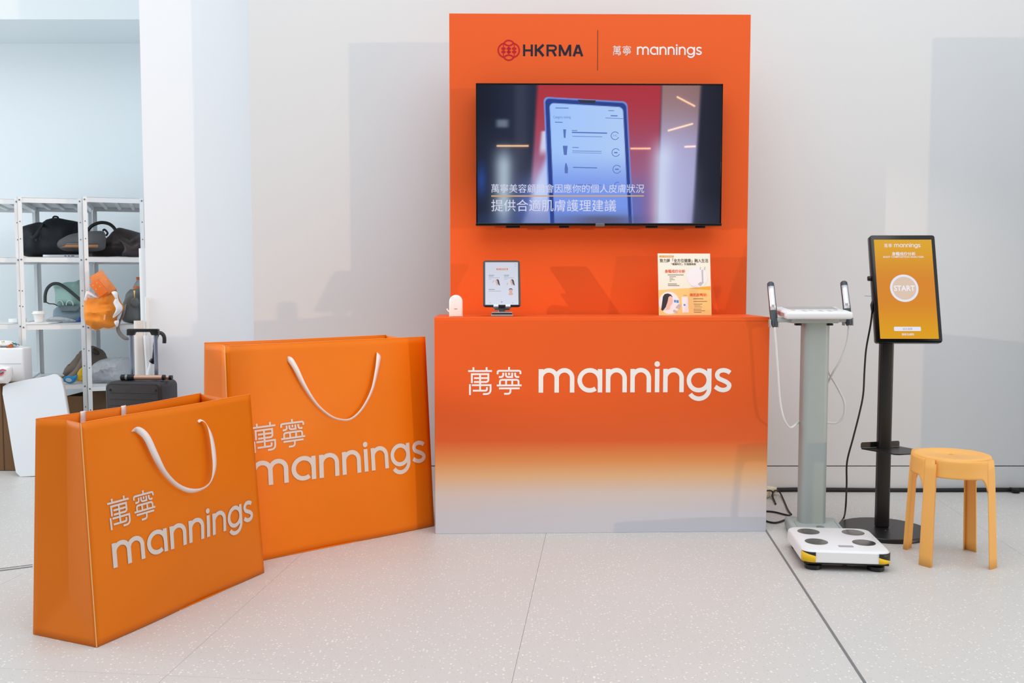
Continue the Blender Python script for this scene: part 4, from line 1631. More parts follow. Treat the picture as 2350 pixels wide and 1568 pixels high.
lay_text(b := B(), '條款及細則', lambda x, y: kq(x, y * asp), 0.475, 0.034 / asp, width=0.21, size=0.044, align='c', bold=0.01)
b.make('footer', KWT, kscr, smooth=False)
# fittings at its left edge
B().box(hf(-HW / 2 - 0.006, HH * 0.60, -0.017), (0.022, 0.016, 0.022), MH, bevel=0.004).make('side_knob', BLACK, kio)
B().tube([hf(-HW / 2 + .01, HH * 0.435, -0.016), hf(-HW / 2 - 0.035, HH * 0.437, -0.016)], 0.0011, 6).make('thin_rod', mat('rod_grey', (120, 118, 116), 0.4, metal=0.8), kio)
plug = hf(-HW / 2 - 0.004, HH * 0.33, -0.018)
B().tube([plug + hup * 0.03 + hx * 0.006, plug + hup * 0.012, plug - hup * 0.016 - hx * 0.002], [0.006, 0.0075, 0.004], 10).make('plug', BLACK, kio)

# kiosk power lead
cyq = kY
pts = [plug - hup * 0.012] + [at(x, y, cyq) for x, y in ((1998, 745), (1988, 800), (1984, 850), (1981, 905), (1972, 950), (1958, 1005), (1944, 1060), (1943, 1110), (1941, 1160))] + [ground(1937, 1187, .006), ground(1928, 1200, .006)]
tag(B().tube(catmull(pts, 6), 0.0042, 8).make('power_lead', CABLE, kio), 'thin black power lead hanging from the screen')

# ================================================================== STOOL
STOOL = mat('stool_mustard', (248, 184, 96), 0.48, bump=0.02, bscale=400)
stx, sty = 1.862, 3.932
stool = thing('stool', 'mustard yellow plastic stool with four splayed legs', 'stool', (stx, sty, 0))
SH = 0.452
Rt = 0.152
b = B()
prof = [(0.012, SH - 0.012), (0.012, SH - 0.004), (0.014, SH - 0.0025), (0.118, SH - 0.0045), (0.124, SH - 0.001), (0.140, SH), (Rt - 0.003, SH - 0.002), (Rt, SH - 0.006), (Rt, SH - 0.03), (Rt - 0.004, SH - 0.03), (Rt - 0.006, SH - 0.012), (0.012, SH - 0.012)]
n_ = 64
vs, fs = [], []
for r_, z in prof:
    for k_ in range(n_):
        a_ = 2 * math.pi * k_ / n_
        vs.append(Vector((stx + r_ * math.cos(a_), sty + r_ * math.sin(a_), z)))
for i in range(len(prof) - 1):
    for k_ in range(n_):
        fs.append((i * n_ + k_, i * n_ + (k_ + 1) % n_, (i + 1) * n_ + (k_ + 1) % n_, (i + 1) * n_ + k_))
b.add(vs, fs).make('seat', STOOL, stool, angle=50)
LEG_A = [rad(a_) for a_ in (-139, -47, 41, 131)]     # angle of each leg's leading edge
for ka, a_end in enumerate(LEG_A):
    a_beg = LEG_A[ka - 1] - (2 * math.pi if ka == 0 else 0)
    span = a_end - a_beg
    lw_a = 0.050 / 0.17                                # leg width as an angle

    def top_r(s):
        return Rt + 0.001 + 0.020 * (s ** 1.5)

    cols_ = []
    NS = 40
    for i in range(NS + 1):
        s = i / NS
        ang = a_beg + 0.02 + s * (span + 0.05)
        left = (a_end + 0.07 - lw_a) - ang             # >0: still apron
        if left > 0.0:
            fil = max(0.0, 1 - left / 0.22)
            zb = 0.372 - 0.055 * fil ** 2.2
        else:
            zb = 0.0
        rise = 0.012 * sm(0.55, 1.0, np.array(s)) * 0
        zt_ = SH - 0.004
        if ang > a_end + 0.02:                          # rounded shoulder
            zt_ -= 0.02 * ((ang - a_end - 0.02) / 0.05) ** 2
        cols_.append((ang, s, zb, zt_))
    # split into apron and leg columns so the leg can run to the floor
    vs, fs = [], []
    NR = 10
    ap = [c for c in cols_ if c[2] > 0]
    lg = [c for c in cols_ if c[2] == 0]
    lg = [(a_end + 0.07 - lw_a, ap[-1][1], 0.0, ap[-1][3])] + lg
    ap.append((a_end + 0.07 - lw_a, ap[-1][1], 0.317, ap[-1][3]))

    def put(cols__, zs_fn):
        base_ = len(vs)
        for ang, s, zb, zt_ in cols__:
            for q in range(NR + 1):
                z = zb + (zt_ - zb) * q / NR
                down = max(0.0, 0.40 - z)
                r_ = top_r(min(1, s)) + 0.05 * down
                if z > zt_ - 0.012:
                    r_ -= 0.003 * ((z - zt_ + 0.012) / 0.012) ** 2
                # the legs narrow towards the floor
                aa = ang
                vs.append(Vector((stx + r_ * math.cos(aa), sty + r_ * math.sin(aa), z)))
        m_ = len(cols__)
        for i in range(m_ - 1):
            for q in range(NR):
                fs.append((base_ + i * (NR + 1) + q, base_ + (i + 1) * (NR + 1) + q, base_ + (i + 1) * (NR + 1) + q + 1, base_ + i * (NR + 1) + q + 1))
        return base_
    put(ap, None)
    B().add(vs, fs).make('apron', STOOL, stool, angle=50, solid=0.005, offset=-1)
    vs, fs = [], []
    b0 = put(lg, None)
    m_ = len(lg)
    # flange turned inward along the leading edge
    last = b0 + (m_ - 1) * (NR + 1)
    ang = lg[-1][0]
    n0 = len(vs)
    for q in range(NR + 1):
        p_ = vs[last + q]
        k_ = 0.020 if q < NR else 0.012
        vs.append(p_ - Vector((math.cos(ang), math.sin(ang), 0)) * k_)
    for q in range(NR):
        fs.append((last + q, n0 + q, n0 + q + 1, last + q + 1))
    B().add(vs, fs).make('leg', STOOL, stool, angle=40, solid=0.005, offset=-1)

# ================================================================== CABLES ALONG THE WALL
pts = [Vector((at(1775, 1128, 5.19).x, 5.196, 0.012))] + [Vector((x, 5.196 - 0.002 * math.sin(3 * x), 0.012 + 0.002 * math.sin(5 * x))) for x in np.linspace(1.6, 3.4, 20)]
tag(B().tube(pts, 0.011, 8).make('floor_cable', CABLE), 'thick black cable running along the foot of the wall', 'cable')
pa, pb_ = at(2311, 1119, 5.185), at(2337, 1134, 5.185)
b = puff([(pa.x, pa.z + .006), (pb_.x - .01, pa.z), (pb_.x, pb_.z + 0.015), (pb_.x - .01, 0.001), (pa.x + .02, 0.001), (pa.x + .012, 0.022)], 0.035, 0.012, 0.008, smooth_outline=False)
o = B().add([v + Vector((0, 5.165, 0)) for v in b[0]], b[1]).make('tape_patch', mat('gaffer_black', (20, 20, 22), 0.6))
tag(o, 'black tape patch holding the wall cable down', 'tape')
# extension block behind the counter's right end
ep = ground(1768, 1140)
EB = mat('socket_cream', (226, 214, 186), 0.5)
ext = thing('power_strip', 'cream power strip on the floor behind the counter', 'power strip', (ep.x - 0.03, ep.y, 0))
RE = rotz(rad(52))
B().box((ep.x - 0.05, ep.y - 0.03, 0.022), (0.26, 0.055, 0.04), RE, bevel=0.005).make('body', EB, ext)
for k_ in (-0.06, 0.02, 0.09):
    c = Vector((ep.x - 0.05, ep.y - 0.03, 0.0425)) + RE @ Vector((k_, 0, 0))
    B().box(c, (0.045, 0.04, 0.002), RE, bevel=0.0008, seg=1).make('socket', mat('socket_face', (240, 230, 206), 0.4), ext)
gp = lambda *pp: [ground(x, y, z) for x, y, z in pp]
pts = gp((1752, 1128, .05), (1766, 1126, .05), (1773, 1130, .03), (1774, 1143, .006), (1780, 1157, .006), (1776, 1147, .006), (1772, 1137, .02), (1778, 1127, .04), (1788, 1128, .02), (1798, 1147, .006), (1808, 1170, .006), (1816, 1181, .006))
tag(B().tube(catmull(pts, 6), 0.0045, 8).make('looped_lead', CABLE), 'black lead looping out of the power strip', 'cable')
pts = gp((1748, 1174, .005), (1764, 1174, .005), (1780, 1176, .005), (1800, 1181, .005), (1813, 1184, .005))
tag(B().tube(catmull(pts, 6), 0.0045, 8).make('straight_lead', CABLE), 'black lead lying straight from under the counter to the column', 'cable')
pts = gp((1748, 1192, .005), (1764, 1198, .005), (1780, 1200, .005), (1798, 1195, .005), (1806, 1190, .005))
tag(B().tube(catmull(pts, 6), 0.0048, 8).make('sagging_lead', CABLE), 'black lead sagging forward on the floor between counter and column', 'cable')
#PART3

# ================================================================== STORAGE BAY
UA = rad(20)
UW, UD = Vector((math.cos(UA), math.sin(UA), 0)), Vector((-math.sin(UA), math.cos(UA), 0))
RU = rotz(UA)
LEVELS = (0.10, 0.513, 0.904, 1.336, 1.713)


def shelf_unit(label, px, Y, width, depth=0.85):
    fl = at(px, 646, Y)
    fl.z = 0
    unit = thing('shelf_unit', label, 'shelf', fl + UW * width / 2 + UD * depth / 2, group='white metal shelf units in the storage bay')
    p_ = 0.027

    def U(a, d, z):
        return fl + UW * a + UD * d + Vector((0, 0, z))
    for a, d, sa, sd in ((0, 0, 1, 1), (width, 0, -1, 1), (0, depth, 1, -1), (width, depth, -1, -1)):
        b = B().box(U(a + sa * p_ / 2, d + sd * 0.0015, 0.858), (p_, 0.003, 1.712), RU)
        b.box(U(a + sa * 0.0015, d + sd * p_ / 2, 0.858), (0.003, p_, 1.712), RU)
        post = b.make('post', WHITE_METAL, unit, smooth=False)
        if d == 0:
            for z in (0.25, 0.36, 0.63, 0.74, 1.02, 1.12, 1.45, 1.56):
                hb = B().lathe([(0.004, 0), (0.004, 0.0006)], U(a + sa * p_ / 2, -0.0008, z), 10, Matrix.Rotation(rad(90), 3, 'X'))
                hb.make('bolt_hole', mat('hole_dark', (96, 104, 110), 0.7), post, smooth=False)
    for i, z in enumerate(LEVELS):
        b = B().box(U(width / 2, depth / 2, z - 0.002), (width - 0.008, depth - 0.008, 0.004), RU)
        sh = b.make('shelf', WHITE_METAL, unit, smooth=False)
        for d in (0.006, depth - 0.006):
            B().box(U(width / 2, d, z - 0.017), (width - 0.008, 0.004, 0.032), RU).make('shelf_edge', WHITE_METAL, sh, smooth=False)
        for a in (0.008, width - 0.008):
            B().box(U(a, depth / 2, z - 0.017), (0.004, depth - 0.02, 0.032), RU).make('shelf_edge', WHITE_METAL, sh, smooth=False)
        if i >= 2:
            for a in (0.25, 0.5, 0.75):
                B().box(U(width * a, depth / 2, z - 0.012), (0.022, depth - 0.03, 0.016), RU, bevel=0.003, seg=1).make('stiffener', WHITE_METAL, sh, smooth=False)
        for a in (p_ / 2, width - p_ / 2):
            B().lathe([(0.0055, 0), (0.0055, 0.002), (0.003, 0.003)], U(a, -0.0006, z - 0.017), 10, Matrix.Rotation(rad(90), 3, 'X')).make('bolt', BOLT, sh, smooth=False)
    return unit


shelf_unit('white metal shelf unit with the black duffel and mint bag', 45, 5.97, 0.375)
shelf_unit('white metal shelf unit beside the pillar, holding the leather bag', 194, 5.94, 0.362)
shelf_unit('white metal shelf unit cut by the left edge of the picture', -102, 5.99, 0.375)


def soft(name, label, cat, pix, Y, depth, rim, m, step=0.022, **kw):
    P_ = [at(x, y, Y) for x, y in pix]
    base = Vector((sum(p.x for p in P_) / len(P_), Y, min(p.z for p in P_)))
    t_ = thing(name, label, cat, base)
    puff_px(pix, Y, depth, rim, step, **kw).make('body', m, t_, angle=70)
    return t_


def strap(name, pix, Y, width, m, parent, dirn=None, solid=0.003, n=6):
    """flat band through picture points (x, y[, dY])"""
    path = catmull([at(q[0], q[1], Y + (q[2] if len(q) > 2 else 0)) for q in pix], n)
    ds = []
    for i in range(len(path)):
        tg = (path[min(i + 1, len(path) - 1)] - path[max(i - 1, 0)]).normalized()
        ds.append(dirn if dirn is not None else tg.cross(Vector((0, -1, 0))).normalized())
    return B().ribbon(path, [width] * len(path), ds).make(name, m, parent, angle=70, solid=solid)


NYL = mat('black_canvas', (26, 30, 38), 0.75, bump=0.15, bscale=60, var=0.2)
LEA = mat('brown_leather', (58, 48, 48), 0.32, bump=0.08, bscale=90, var=0.15)
GRY = mat('grey_canvas', (92, 94, 96), 0.8, bump=0.1, bscale=120)
TAN = mat('tan_leather', (170, 116, 70), 0.5)
# --- upper shelves
duf = soft('duffel_bag', 'black canvas duffel bag on the upper shelf', 'bag', [(57, 588), (54, 555), (56, 522), (75, 513), (90, 510), (102, 511), (116, 502), (130, 500), (152, 504), (178, 509), (191, 515), (194, 560), (192, 588), (125, 589)], 6.50, 0.30, 0.09, NYL, ridge=0.010, rfreq=(7, 5), seed=3)
B().tube(catmull([at(x, y, 6.50) for x, y in ((121, 503), (123, 498), (128, 497), (133, 499), (134, 505))], 5), 0.006, 8).make('top_loop', NYL, duf)
strap('carry_strap', [(100, 512, -.08), (92, 525, -.2), (82, 540, -.21), (76, 545, -.21), (72, 541, -.2), (74, 534, -.19)], 6.50, 0.022, NYL, duf)
strap('carry_strap', [(80, 540, -.2), (84, 552, -.21), (90, 549, -.2), (92, 538, -.2)], 6.50, 0.018, NYL, duf)
lap = at(140, 586.5, 6.11)
lx0, lx1 = at(97, 588, 6.11).x, at(183, 588, 6.11).x
lt_ = thing('laptop', 'closed silver laptop lying under the black duffel', 'laptop', ((lx0 + lx1) / 2, 6.2, 1.337))
B().box(((lx0 + lx1) / 2, 6.2, 1.337 + 0.0085), (lx1 - lx0, 0.17, 0.016), bevel=0.003).make('body', mat('laptop_silver', (186, 192, 200), 0.35, metal=0.5), lt_)
for x in (150, 158, 165, 168):
    c = at(x, 587, 6.114)
    B().box((c.x, 6.1145, 1.3455), (0.012, 0.0012, 0.005)).make('port', BLACK, lt_)
bp = soft('grey_backpack', 'grey canvas backpack with a tan band lying across the upper shelves', 'backpack', [(131, 561), (140, 549), (162, 538), (195, 532), (225, 530), (240, 534), (243, 560), (236, 574), (200, 578), (155, 577), (138, 571)], 6.24, 0.14, 0.06, GRY, ridge=0.005, rfreq=(16, 8), seed=5)
strap('tan_band', [(133, 564, .03), (140, 565, -.05), (165, 565, -.072), (190, 565, -.074), (225, 565, -.074)], 6.24, 0.019, TAN, bp, dirn=Vector((0, 0, 1)))
strap('zip_line', [(134, 559, .03), (141, 560, -.05), (166, 560, -.074), (190, 560, -.075)], 6.24, 0.005, mat('zip_grey', (136, 138, 140), 0.5), bp, dirn=Vector((0, 0, 1)))
le = soft('leather_holdall', 'slumped dark brown leather holdall on the upper shelf by the pillar', 'bag', [(203, 588), (202, 560), (215, 555), (238, 549), (255, 537), (270, 523), (290, 526), (312, 532), (333, 540), (336, 560), (334, 588), (270, 589)], 6.43, 0.20, 0.07, LEA, ridge=0.014, rfreq=(6, 8), seed=11)
strap('carry_strap', [(199, 534, -.02), (208, 521, -.03), (222, 513, -.03), (237, 511, -.03), (252, 515, -.03), (263, 525, -.03), (268, 538, -.05)], 6.43, 0.022, mat('strap_black', (34, 30, 30), 0.5), le, n=8)
puff_px([(283, 588), (284, 570), (275, 553), (273, 545), (290, 548), (306, 557), (322, 550), (334, 552), (335, 588)], 6.30, 0.10, 0.035, 0.014, wrinkle=0.004, seed=4).make('front_pocket', LEA, le, angle=70)
B().tube(catmull([at(x, y, 6.32) for x, y in ((236, 530), (240, 527), (247, 535), (243, 541))], 4), 0.007, 8).make('buckle_loop', mat('strap_black', (34, 30, 30), 0.5), le)
B().box(at(209, 556, 6.31), (0.006, 0.006, 0.022), bevel=0.001).make('zip_pull', mat('brass', (196, 166, 90), 0.35, metal=0.9), le)

# --- middle shelf, left unit
MINT = mat('mint_canvas', (168, 208, 200), 0.8, bump=0.05, bscale=200)
SLATE = mat('slate_leather', (104, 120, 126), 0.5)
DKG = mat('strap_dark_green', (48, 60, 60), 0.55)
mint = soft('shoulder_bag', 'mint green shoulder bag with a dark strap on the middle shelf', 'bag', [(125, 655), (138, 652), (150, 648), (170, 647), (187, 646), (189, 700), (160, 703), (131, 702), (127, 680)], 6.33, 0.13, 0.05, MINT, wrinkle=0.004, seed=8)
puff_px([(121, 742), (124, 728), (131, 704), (188, 704), (189, 742)], 6.35, 0.12, 0.03, 0.018).make('lower_pouch', mat('pouch_blue_grey', (142, 164, 178), 0.7), mint, angle=70)
puff_px([(132, 702), (188, 702), (186, 708), (176, 716), (141, 716)], 6.27, 0.025, 0.01, 0.012, smooth_outline=False).make('flap', SLATE, mint)
strap('shoulder_strap', [(103.5, 695), (104, 676), (109, 662), (119, 653), (130, 651), (142, 655), (160, 668), (178, 683), (190, 694)], 6.24, 0.021, DKG, mint, n=8)
strap('thin_strap', [(105, 693), (113, 697), (124, 698), (132, 702)], 6.24, 0.007, DKG, mint)
for cx in (137, 160):
    b = B().tube([at(cx + 8 * math.cos(rad(a_)), 701 - 11 * math.sin(rad(a_)), 6.262) for a_ in range(0, 181, 15)], 0.003, 6)
    b.make('stitched_arc', mat('stitch_white', (214, 228, 226), 0.7), mint)
cupb = at(90, 741, 6.12)
zc = 0.912
cup = thing('paper_cup', 'white lidded paper cup on the middle shelf', 'cup', (cupb.x, 6.12, zc))
B().lathe([(0.026, 0.0), (0.034, 0.052), (0.036, 0.054)], (cupb.x, 6.12, zc + 0.004), 28).make('body', mat('cup_white', (236, 238, 238), 0.6), cup)
B().lathe([(0.041, 0.0), (0.042, 0.004), (0.040, 0.007), (0.036, 0.009), (0.035, 0.016), (0.031, 0.0185)], (cupb.x, 6.12, zc + 0.056), 28).make('lid', mat('lid_white', (246, 247, 247), 0.45), cup)
PAPER = mat('paper_white', (244, 245, 246), 0.7)
a0, a1 = at(66, 745, 6.10), at(118, 745, 6.10)
o = B().box(((a0.x + a1.x) / 2, 6.16, 0.9095), (a1.x - a0.x, 0.2, 0.008), bevel=0.001, seg=1).make('paper_stack', PAPER)
tag(o, 'flat white paper stack under the paper cup', 'paper')
a0, a1 = at(19, 745, 6.14), at(40, 745, 6.14)
o = B().box(((a0.x + a1.x) / 2 - .01, 6.22, 0.922), (a1.x - a0.x, 0.12, 0.026), bevel=0.003).make('white_box', PAPER)
tag(o, 'low white box on the shelf at the far left', 'box')
PLAS = mat('clear_plastic', (232, 236, 238), 0.25, alpha=0.6, bump=0.4, bscale=45)
o = puff_px([(101, 742), (104, 735), (114, 729), (130, 727), (150, 729), (166, 733), (176, 741), (174, 746), (140, 747), (110, 746)], 6.21, 0.08, 0.03, 0.010, ridge=0.008, rfreq=(22, 24), seed=2).make('plastic_bag', PLAS, angle=60)
tag(o, 'crumpled clear plastic bag beside the paper cup', 'plastic bag')
o = puff_px([(141, 738), (152, 741), (166, 739), (178, 736), (181, 729), (188, 727), (189, 745), (165, 745), (150, 743)], 6.135, 0.05, 0.02, 0.009, wrinkle=0.003, wfreq=80, seed=6).make('blue_cloth', mat('cloth_blue', (26, 62, 150), 0.7))
tag(o, 'crumpled royal blue cloth on the middle shelf', 'cloth')

# --- middle shelf, right unit
TOTE = mat('tote_orange', (240, 142, 32), 0.6)
TW = mat('tote_white', (238, 236, 240), 0.6)
tote = soft('tote_bag', 'crumpled orange tote bag spilling off the middle shelf', 'tote bag', [(199, 677), (203, 684), (218, 683), (240, 673), (262, 671), (268, 685), (280, 704), (276, 717), (262, 732), (266, 747), (250, 754), (235, 752), (222, 759), (214, 750), (203, 744), (199, 715)], 5.90, 0.22, 0.06, TOTE, step=0.011, ridge=0.012, rfreq=(5, 14), seed=9)
puff_px([(256, 671), (268, 670), (272, 690), (281, 704), (278, 716), (262, 729), (259, 726), (266, 710), (260, 695), (264, 685)], 5.785, 0.05, 0.02, 0.010, wrinkle=0.003, wfreq=60, seed=1).make('white_band', TW, tote, angle=70)
puff_px([(262, 738), (273, 736), (270, 750), (266, 748)], 5.785, 0.04, 0.015, 0.008).make('white_band', TW, tote, angle=70)
puff_px([(194, 690), (197, 672), (203, 668), (226, 681), (222, 684), (204, 678), (199, 690)], 5.80, 0.025, 0.008, 0.006).make('white_hem', TW, tote)
strap('handle_slot', [(239.5, 735), (241, 723)], 5.765, 0.008, mat('slot_peach', (250, 170, 120), 0.6), tote)
c_ = [at(x, y, 5.86) for x, y in ((207, 640), (234, 624), (268, 668), (240, 684))]
gb = thing('gift_box', 'orange patterned gift box poking out of the tote bag', 'box', (c_[0] + c_[2]) / 2)
ax_ = (c_[1] - c_[0]).normalized()
az_ = (c_[1] - c_[2]).normalized()
ag = math.atan2((c_[1] - c_[2]).z, (c_[1] - c_[2]).x) - rad(90)
MG = Matrix.Rotation(-ag, 3, 'Y') @ Matrix.Rotation(rad(24), 3, 'Z')
ce = sum(c_, Vector()) / 4
B().box(ce, (0.086, 0.09, 0.15), MG, bevel=0.004).make('body', mat('gift_orange', (226, 130, 56), 0.45, var=0.25, vscale=60), gb)
c2 = at(227, 662, 5.78)
MG2 = Matrix.Rotation(-ag, 3, 'Y') @ Matrix.Rotation(rad(8), 3, 'Z')
gb2 = thing('sample_box', 'small orange box with dotted squares in front of the gift box', 'box', c2)
B().box(c2, (0.058, 0.03, 0.10), MG2, bevel=0.002).make('body', mat('sample_orange', (232, 112, 34), 0.45), gb2)
for x, z in ((-0.014, 0.03), (0.014, 0.03), (-0.014, 0.002), (0.014, 0.002)):
    B().box(c2 + MG2 @ Vector((x, -0.0155, z)), (0.007, 0.0012, 0.007), MG2).make('dot', mat('dot_sand', (206, 176, 120), 0.6), gb2)
HB = mat('handbag_grey', (104, 110, 112), 0.5, bump=0.05, bscale=150)
hb_ = soft('handbag', 'grey leather handbag with a gold clasp on the middle shelf', 'handbag', [(285, 744), (284, 718), (287, 690), (296, 667), (306, 664), (328, 664), (331, 700), (331, 744)], 6.12, 0.16, 0.045, HB, step=0.018, seed=13)
strap('hanging_strap', [(287, 700, -.08), (282, 722, -.12), (272, 744, -.16), (271, 757, -.17), (277, 768, -.17), (288, 777, -.17), (299, 778, -.15)], 6.12, 0.03, mat('strap_taupe', (146, 142, 138), 0.6), hb_, dirn=Vector((0.8, -0.3, 0.5)).normalized(), n=8)
puff_px([(299, 694), (304, 684), (314, 684), (320, 694), (318, 700), (314, 704), (304, 704), (301, 700)], 6.03, 0.02, 0.008, 0.008).make('tab', HB, hb_, angle=70)
B().tube([at(309, 684, 6.02), at(309, 676, 6.02), at(309, 668, 6.03)], [0.004, 0.0035, 0.007], 8).make('clasp', mat('brass', (196, 166, 90), 0.35, metal=0.9), hb_)
bo = at(319, 664, 6.27)
bot = thing('water_bottle', 'clear drink bottle with orange cap and label behind the handbag', 'bottle', (bo.x, 6.27, 0.905))
zb = 0.906
ztp = at(319, 636, 6.27).z
B().lathe([(0.034, zb), (0.036, zb + 0.01), (0.036, ztp - 0.07), (0.030, ztp - 0.05), (0.018, ztp - 0.03), (0.0145, ztp - 0.024), (0.0145, ztp - 0.016)], (bo.x, 6.27, 0), 28).make('body', mat('bottle_clear', (214, 226, 230), 0.15, trans=0.5), bot)
B().lathe([(0.0368, ztp - 0.15), (0.0372, ztp - 0.145), (0.0372, ztp - 0.064), (0.0366, ztp - 0.062)], (bo.x, 6.27, 0), 28).make('label', mat('label_orange', (224, 122, 46), 0.5), bot)
B().lathe([(0.0165, ztp - 0.018), (0.0168, ztp - 0.002), (0.0155, ztp)], (bo.x, 6.27, 0), 24).make('cap', mat('cap_orange', (230, 110, 36), 0.45), bot)

# --- lower shelf
KHA = mat('khaki_canvas', (128, 116, 106), 0.85, bump=0.1, bscale=120)
bk = soft('brown_backpack', 'slumped taupe backpack on the lower shelf', 'backpack', [(150, 873), (152, 852), (158, 838), (170, 826), (180, 814), (193, 800), (208, 794), (222, 797), (234, 808), (243, 826), (246, 850), (240, 874), (195, 878)], 6.36, 0.24, 0.07, KHA, ridge=0.010, rfreq=(8, 8), seed=15)
strap('shoulder_strap', [(141, 876, -.15), (160, 866, -.18), (178, 848, -.16), (190, 825, -.14), (196, 806, -.09)], 6.36, 0.034, mat('strap_khaki', (146, 132, 120), 0.8), bk)
puff_px([(212, 802), (218, 799), (228, 808), (226, 815), (216, 812)], 6.26, 0.03, 0.012, 0.008).make('top_handle', mat('khaki_dark', (70, 58, 52), 0.8), bk)
strap('zip_slot', [(157, 838, -.09), (174, 838, -.11)], 6.36, 0.006, BLACK, bk, dirn=Vector((0, 0, 1)))
FILM = mat('film_wrap', (214, 218, 226), 0.16, alpha=0.62, bump=1.0, bscale=24)
o = puff_px([(211, 877), (209, 855), (214, 839), (226, 828), (248, 822), (272, 820), (295, 823), (300, 850), (298, 876), (270, 881), (230, 881)], 6.14, 0.20, 0.07, 0.010, ridge=0.014, rfreq=(14, 17), seed=21).make('film_bundle', FILM, angle=60)
tag(o, 'heap of crumpled clear film on the lower shelf', 'plastic film')
o = puff_px([(177, 873), (178, 858), (183, 848), (193, 844), (194, 874), (186, 877)], 6.12, 0.05, 0.02, 0.008, wrinkle=0.003, wfreq=90, seed=23).make('yellow_packet', mat('packet_yellow', (240, 194, 34), 0.45))
tag(o, 'small bright yellow packet on the lower shelf', 'packet')
tc_ = at(157, 872, 6.06)
tp_ = thing('tape_dispenser', 'blue oval tape dispenser on the lower shelf', 'tape dispenser', tc_)
b = B()
ol = [(0.036 * math.cos(a_), 0.024 * math.sin(a_)) for a_ in np.linspace(0, 2 * math.pi, 28, endpoint=False)]
MD = Matrix.Rotation(rad(12), 3, 'Y')
b.prism(ol, 0.028, MD, tc_, bevel=0.004).make('shell', mat('shell_blue', (44, 146, 206), 0.35), tp_)
ol = [(0.021 * math.cos(a_), 0.013 * math.sin(a_)) for a_ in np.linspace(0, 2 * math.pi, 24, endpoint=False)]
B().prism(ol, 0.004, MD, tc_ + Vector((0.002, -0.003, -0.002)), bevel=0.001).make('window', mat('shell_grey', (190, 204, 214), 0.4), tp_)
puff_px([(163, 868), (172, 862), (179, 862), (176, 870), (168, 876)], 6.075, 0.02, 0.008, 0.008).make('cutter_arm', MATS['shell_blue'], tp_)
KRAFT = mat('kraft_board', (132, 102, 72), 0.8, var=0.08, vscale=12)
KRAFT2 = mat('kraft_board_dark', (112, 88, 64), 0.8, var=0.08, vscale=12)


def carton(name, label, x0, x1, ytop, Y, depth, zb_, m, rz=0.0, flap=True):
    p0_, p1_ = at(x0, ytop, Y), at(x1, ytop, Y)
    h_ = p0_.z - zb_
    cx_ = (p0_.x + p1_.x) / 2
    t_ = thing(name, label, 'box', (cx_, Y + depth / 2, zb_))
    w__ = p1_.x - p0_.x
    M_ = rotz(rz)
    o_ = Vector((cx_, Y + depth / 2, zb_ + 0.001))
    for c__, s__, nm in (((0, -depth / 2 + .002, h_ / 2), (w__, 0.004, h_), 'front_side'), ((0, depth / 2 - .002, h_ / 2), (w__, 0.004, h_), 'back_side'),
                         ((-w__ / 2 + .002, 0, h_ / 2), (0.004, depth - .009, h_), 'end_side'), ((w__ / 2 - .002, 0, h_ / 2), (0.004, depth - .009, h_), 'end_side'), ((0, 0, 0.002), (w__ - .009, depth - .009, 0.004), 'bottom')):
        B().box(o_ + M_ @ Vector(c__), s__, M_).make(nm, m, t_, smooth=False)
    if flap:
        F_ = M_ @ Matrix.Rotation(rad(-60), 3, 'X')
        B().box(o_ + M_ @ Vector((0, depth / 2 + 0.02, h_ + 0.018)), (w__ - .01, 0.004, 0.045), M_ @ Matrix.Rotation(rad(38), 3, 'X')).make('flap', m, t_, smooth=False)
    return t_


carton('cardboard_box', 'open brown cardboard box under the lower shelf', 150, 189, 910, 6.12, 0.30, 0.102, KRAFT)
carton('cardboard_box', 'dark brown cardboard box under the shelf beside the suitcase', 210, 252, 897, 6.10, 0.32, 0.102, KRAFT2)
a0, a1 = at(58, 868, 6.10), at(112, 857, 6.10)
o = B().box(((a0.x + a1.x) / 2, 6.24, 0.5255), (a1.x - a0.x, 0.26, 0.022), rotz(rad(6)), bevel=0.001, seg=1).make('cardboard_sheet', mat('card_fawn', (184, 164, 142), 0.8))
tag(o, 'flat fawn cardboard sheet on the lower shelf', 'cardboard')

# --- things standing in front of the shelves at the left
BOARD = mat('melamine_white', (230, 233, 238), 0.4)
bn = Vector((0, -math.cos(rad(15)), math.sin(rad(15))))
bo_ = ground(60, 1094)
bo_.y = 5.60
bX, bU = Vector((1, 0, 0)), Vector((0, math.sin(rad(15)), math.cos(rad(15))))


def bpx(x, y):
    p_ = on_plane(x, y, bo_, bn) - bo_
    return (p_.dot(bX), p_.dot(bU))


ol_px = [(46, 1096), (36, 1086), (28, 1040), (15, 960), (5, 905), (6, 889), (16, 882), (60, 873), (110, 864), (122, 860), (131, 861), (139, 869), (146, 895), (156, 955), (166, 1020), (172, 1070), (170, 1082), (160, 1090), (110, 1093)]
ol = [bpx(x, y) for x, y in ol_px]
zm = min(q[1] for q in ol)
ol = [(x, y - zm + 0.001) for x, y in ol]
MB_ = Matrix((bX, -bn, bU)).transposed()
tbl = thing('table_top', 'white board with rounded corners leaning in front of the shelves', 'board', bo_)
B().prism(ol, 0.02, MB_, bo_, bevel=0.002, seg=1).make('board', BOARD, tbl)
B().prism([(x * 0.996 + .0002, y * 0.996 + .001) for x, y in ol], 0.012, MB_, bo_ - bn * 0.020).make('backing', mat('ply_edge', (214, 184, 158), 0.6), tbl)
KB = mat('kraft_deep', (122, 88, 56), 0.8, var=0.08)
xb1 = at(36, 1085, 5.78).x
cb = thing('tall_carton', 'brown cardboard carton behind the leaning white board', 'box', (xb1 - 0.27, 5.86, 0))
B().box((xb1 - 0.27, 5.865, 0.274), (0.54, 0.17, 0.545), bevel=0.003, seg=1).make('body', KB, cb, smooth=False)
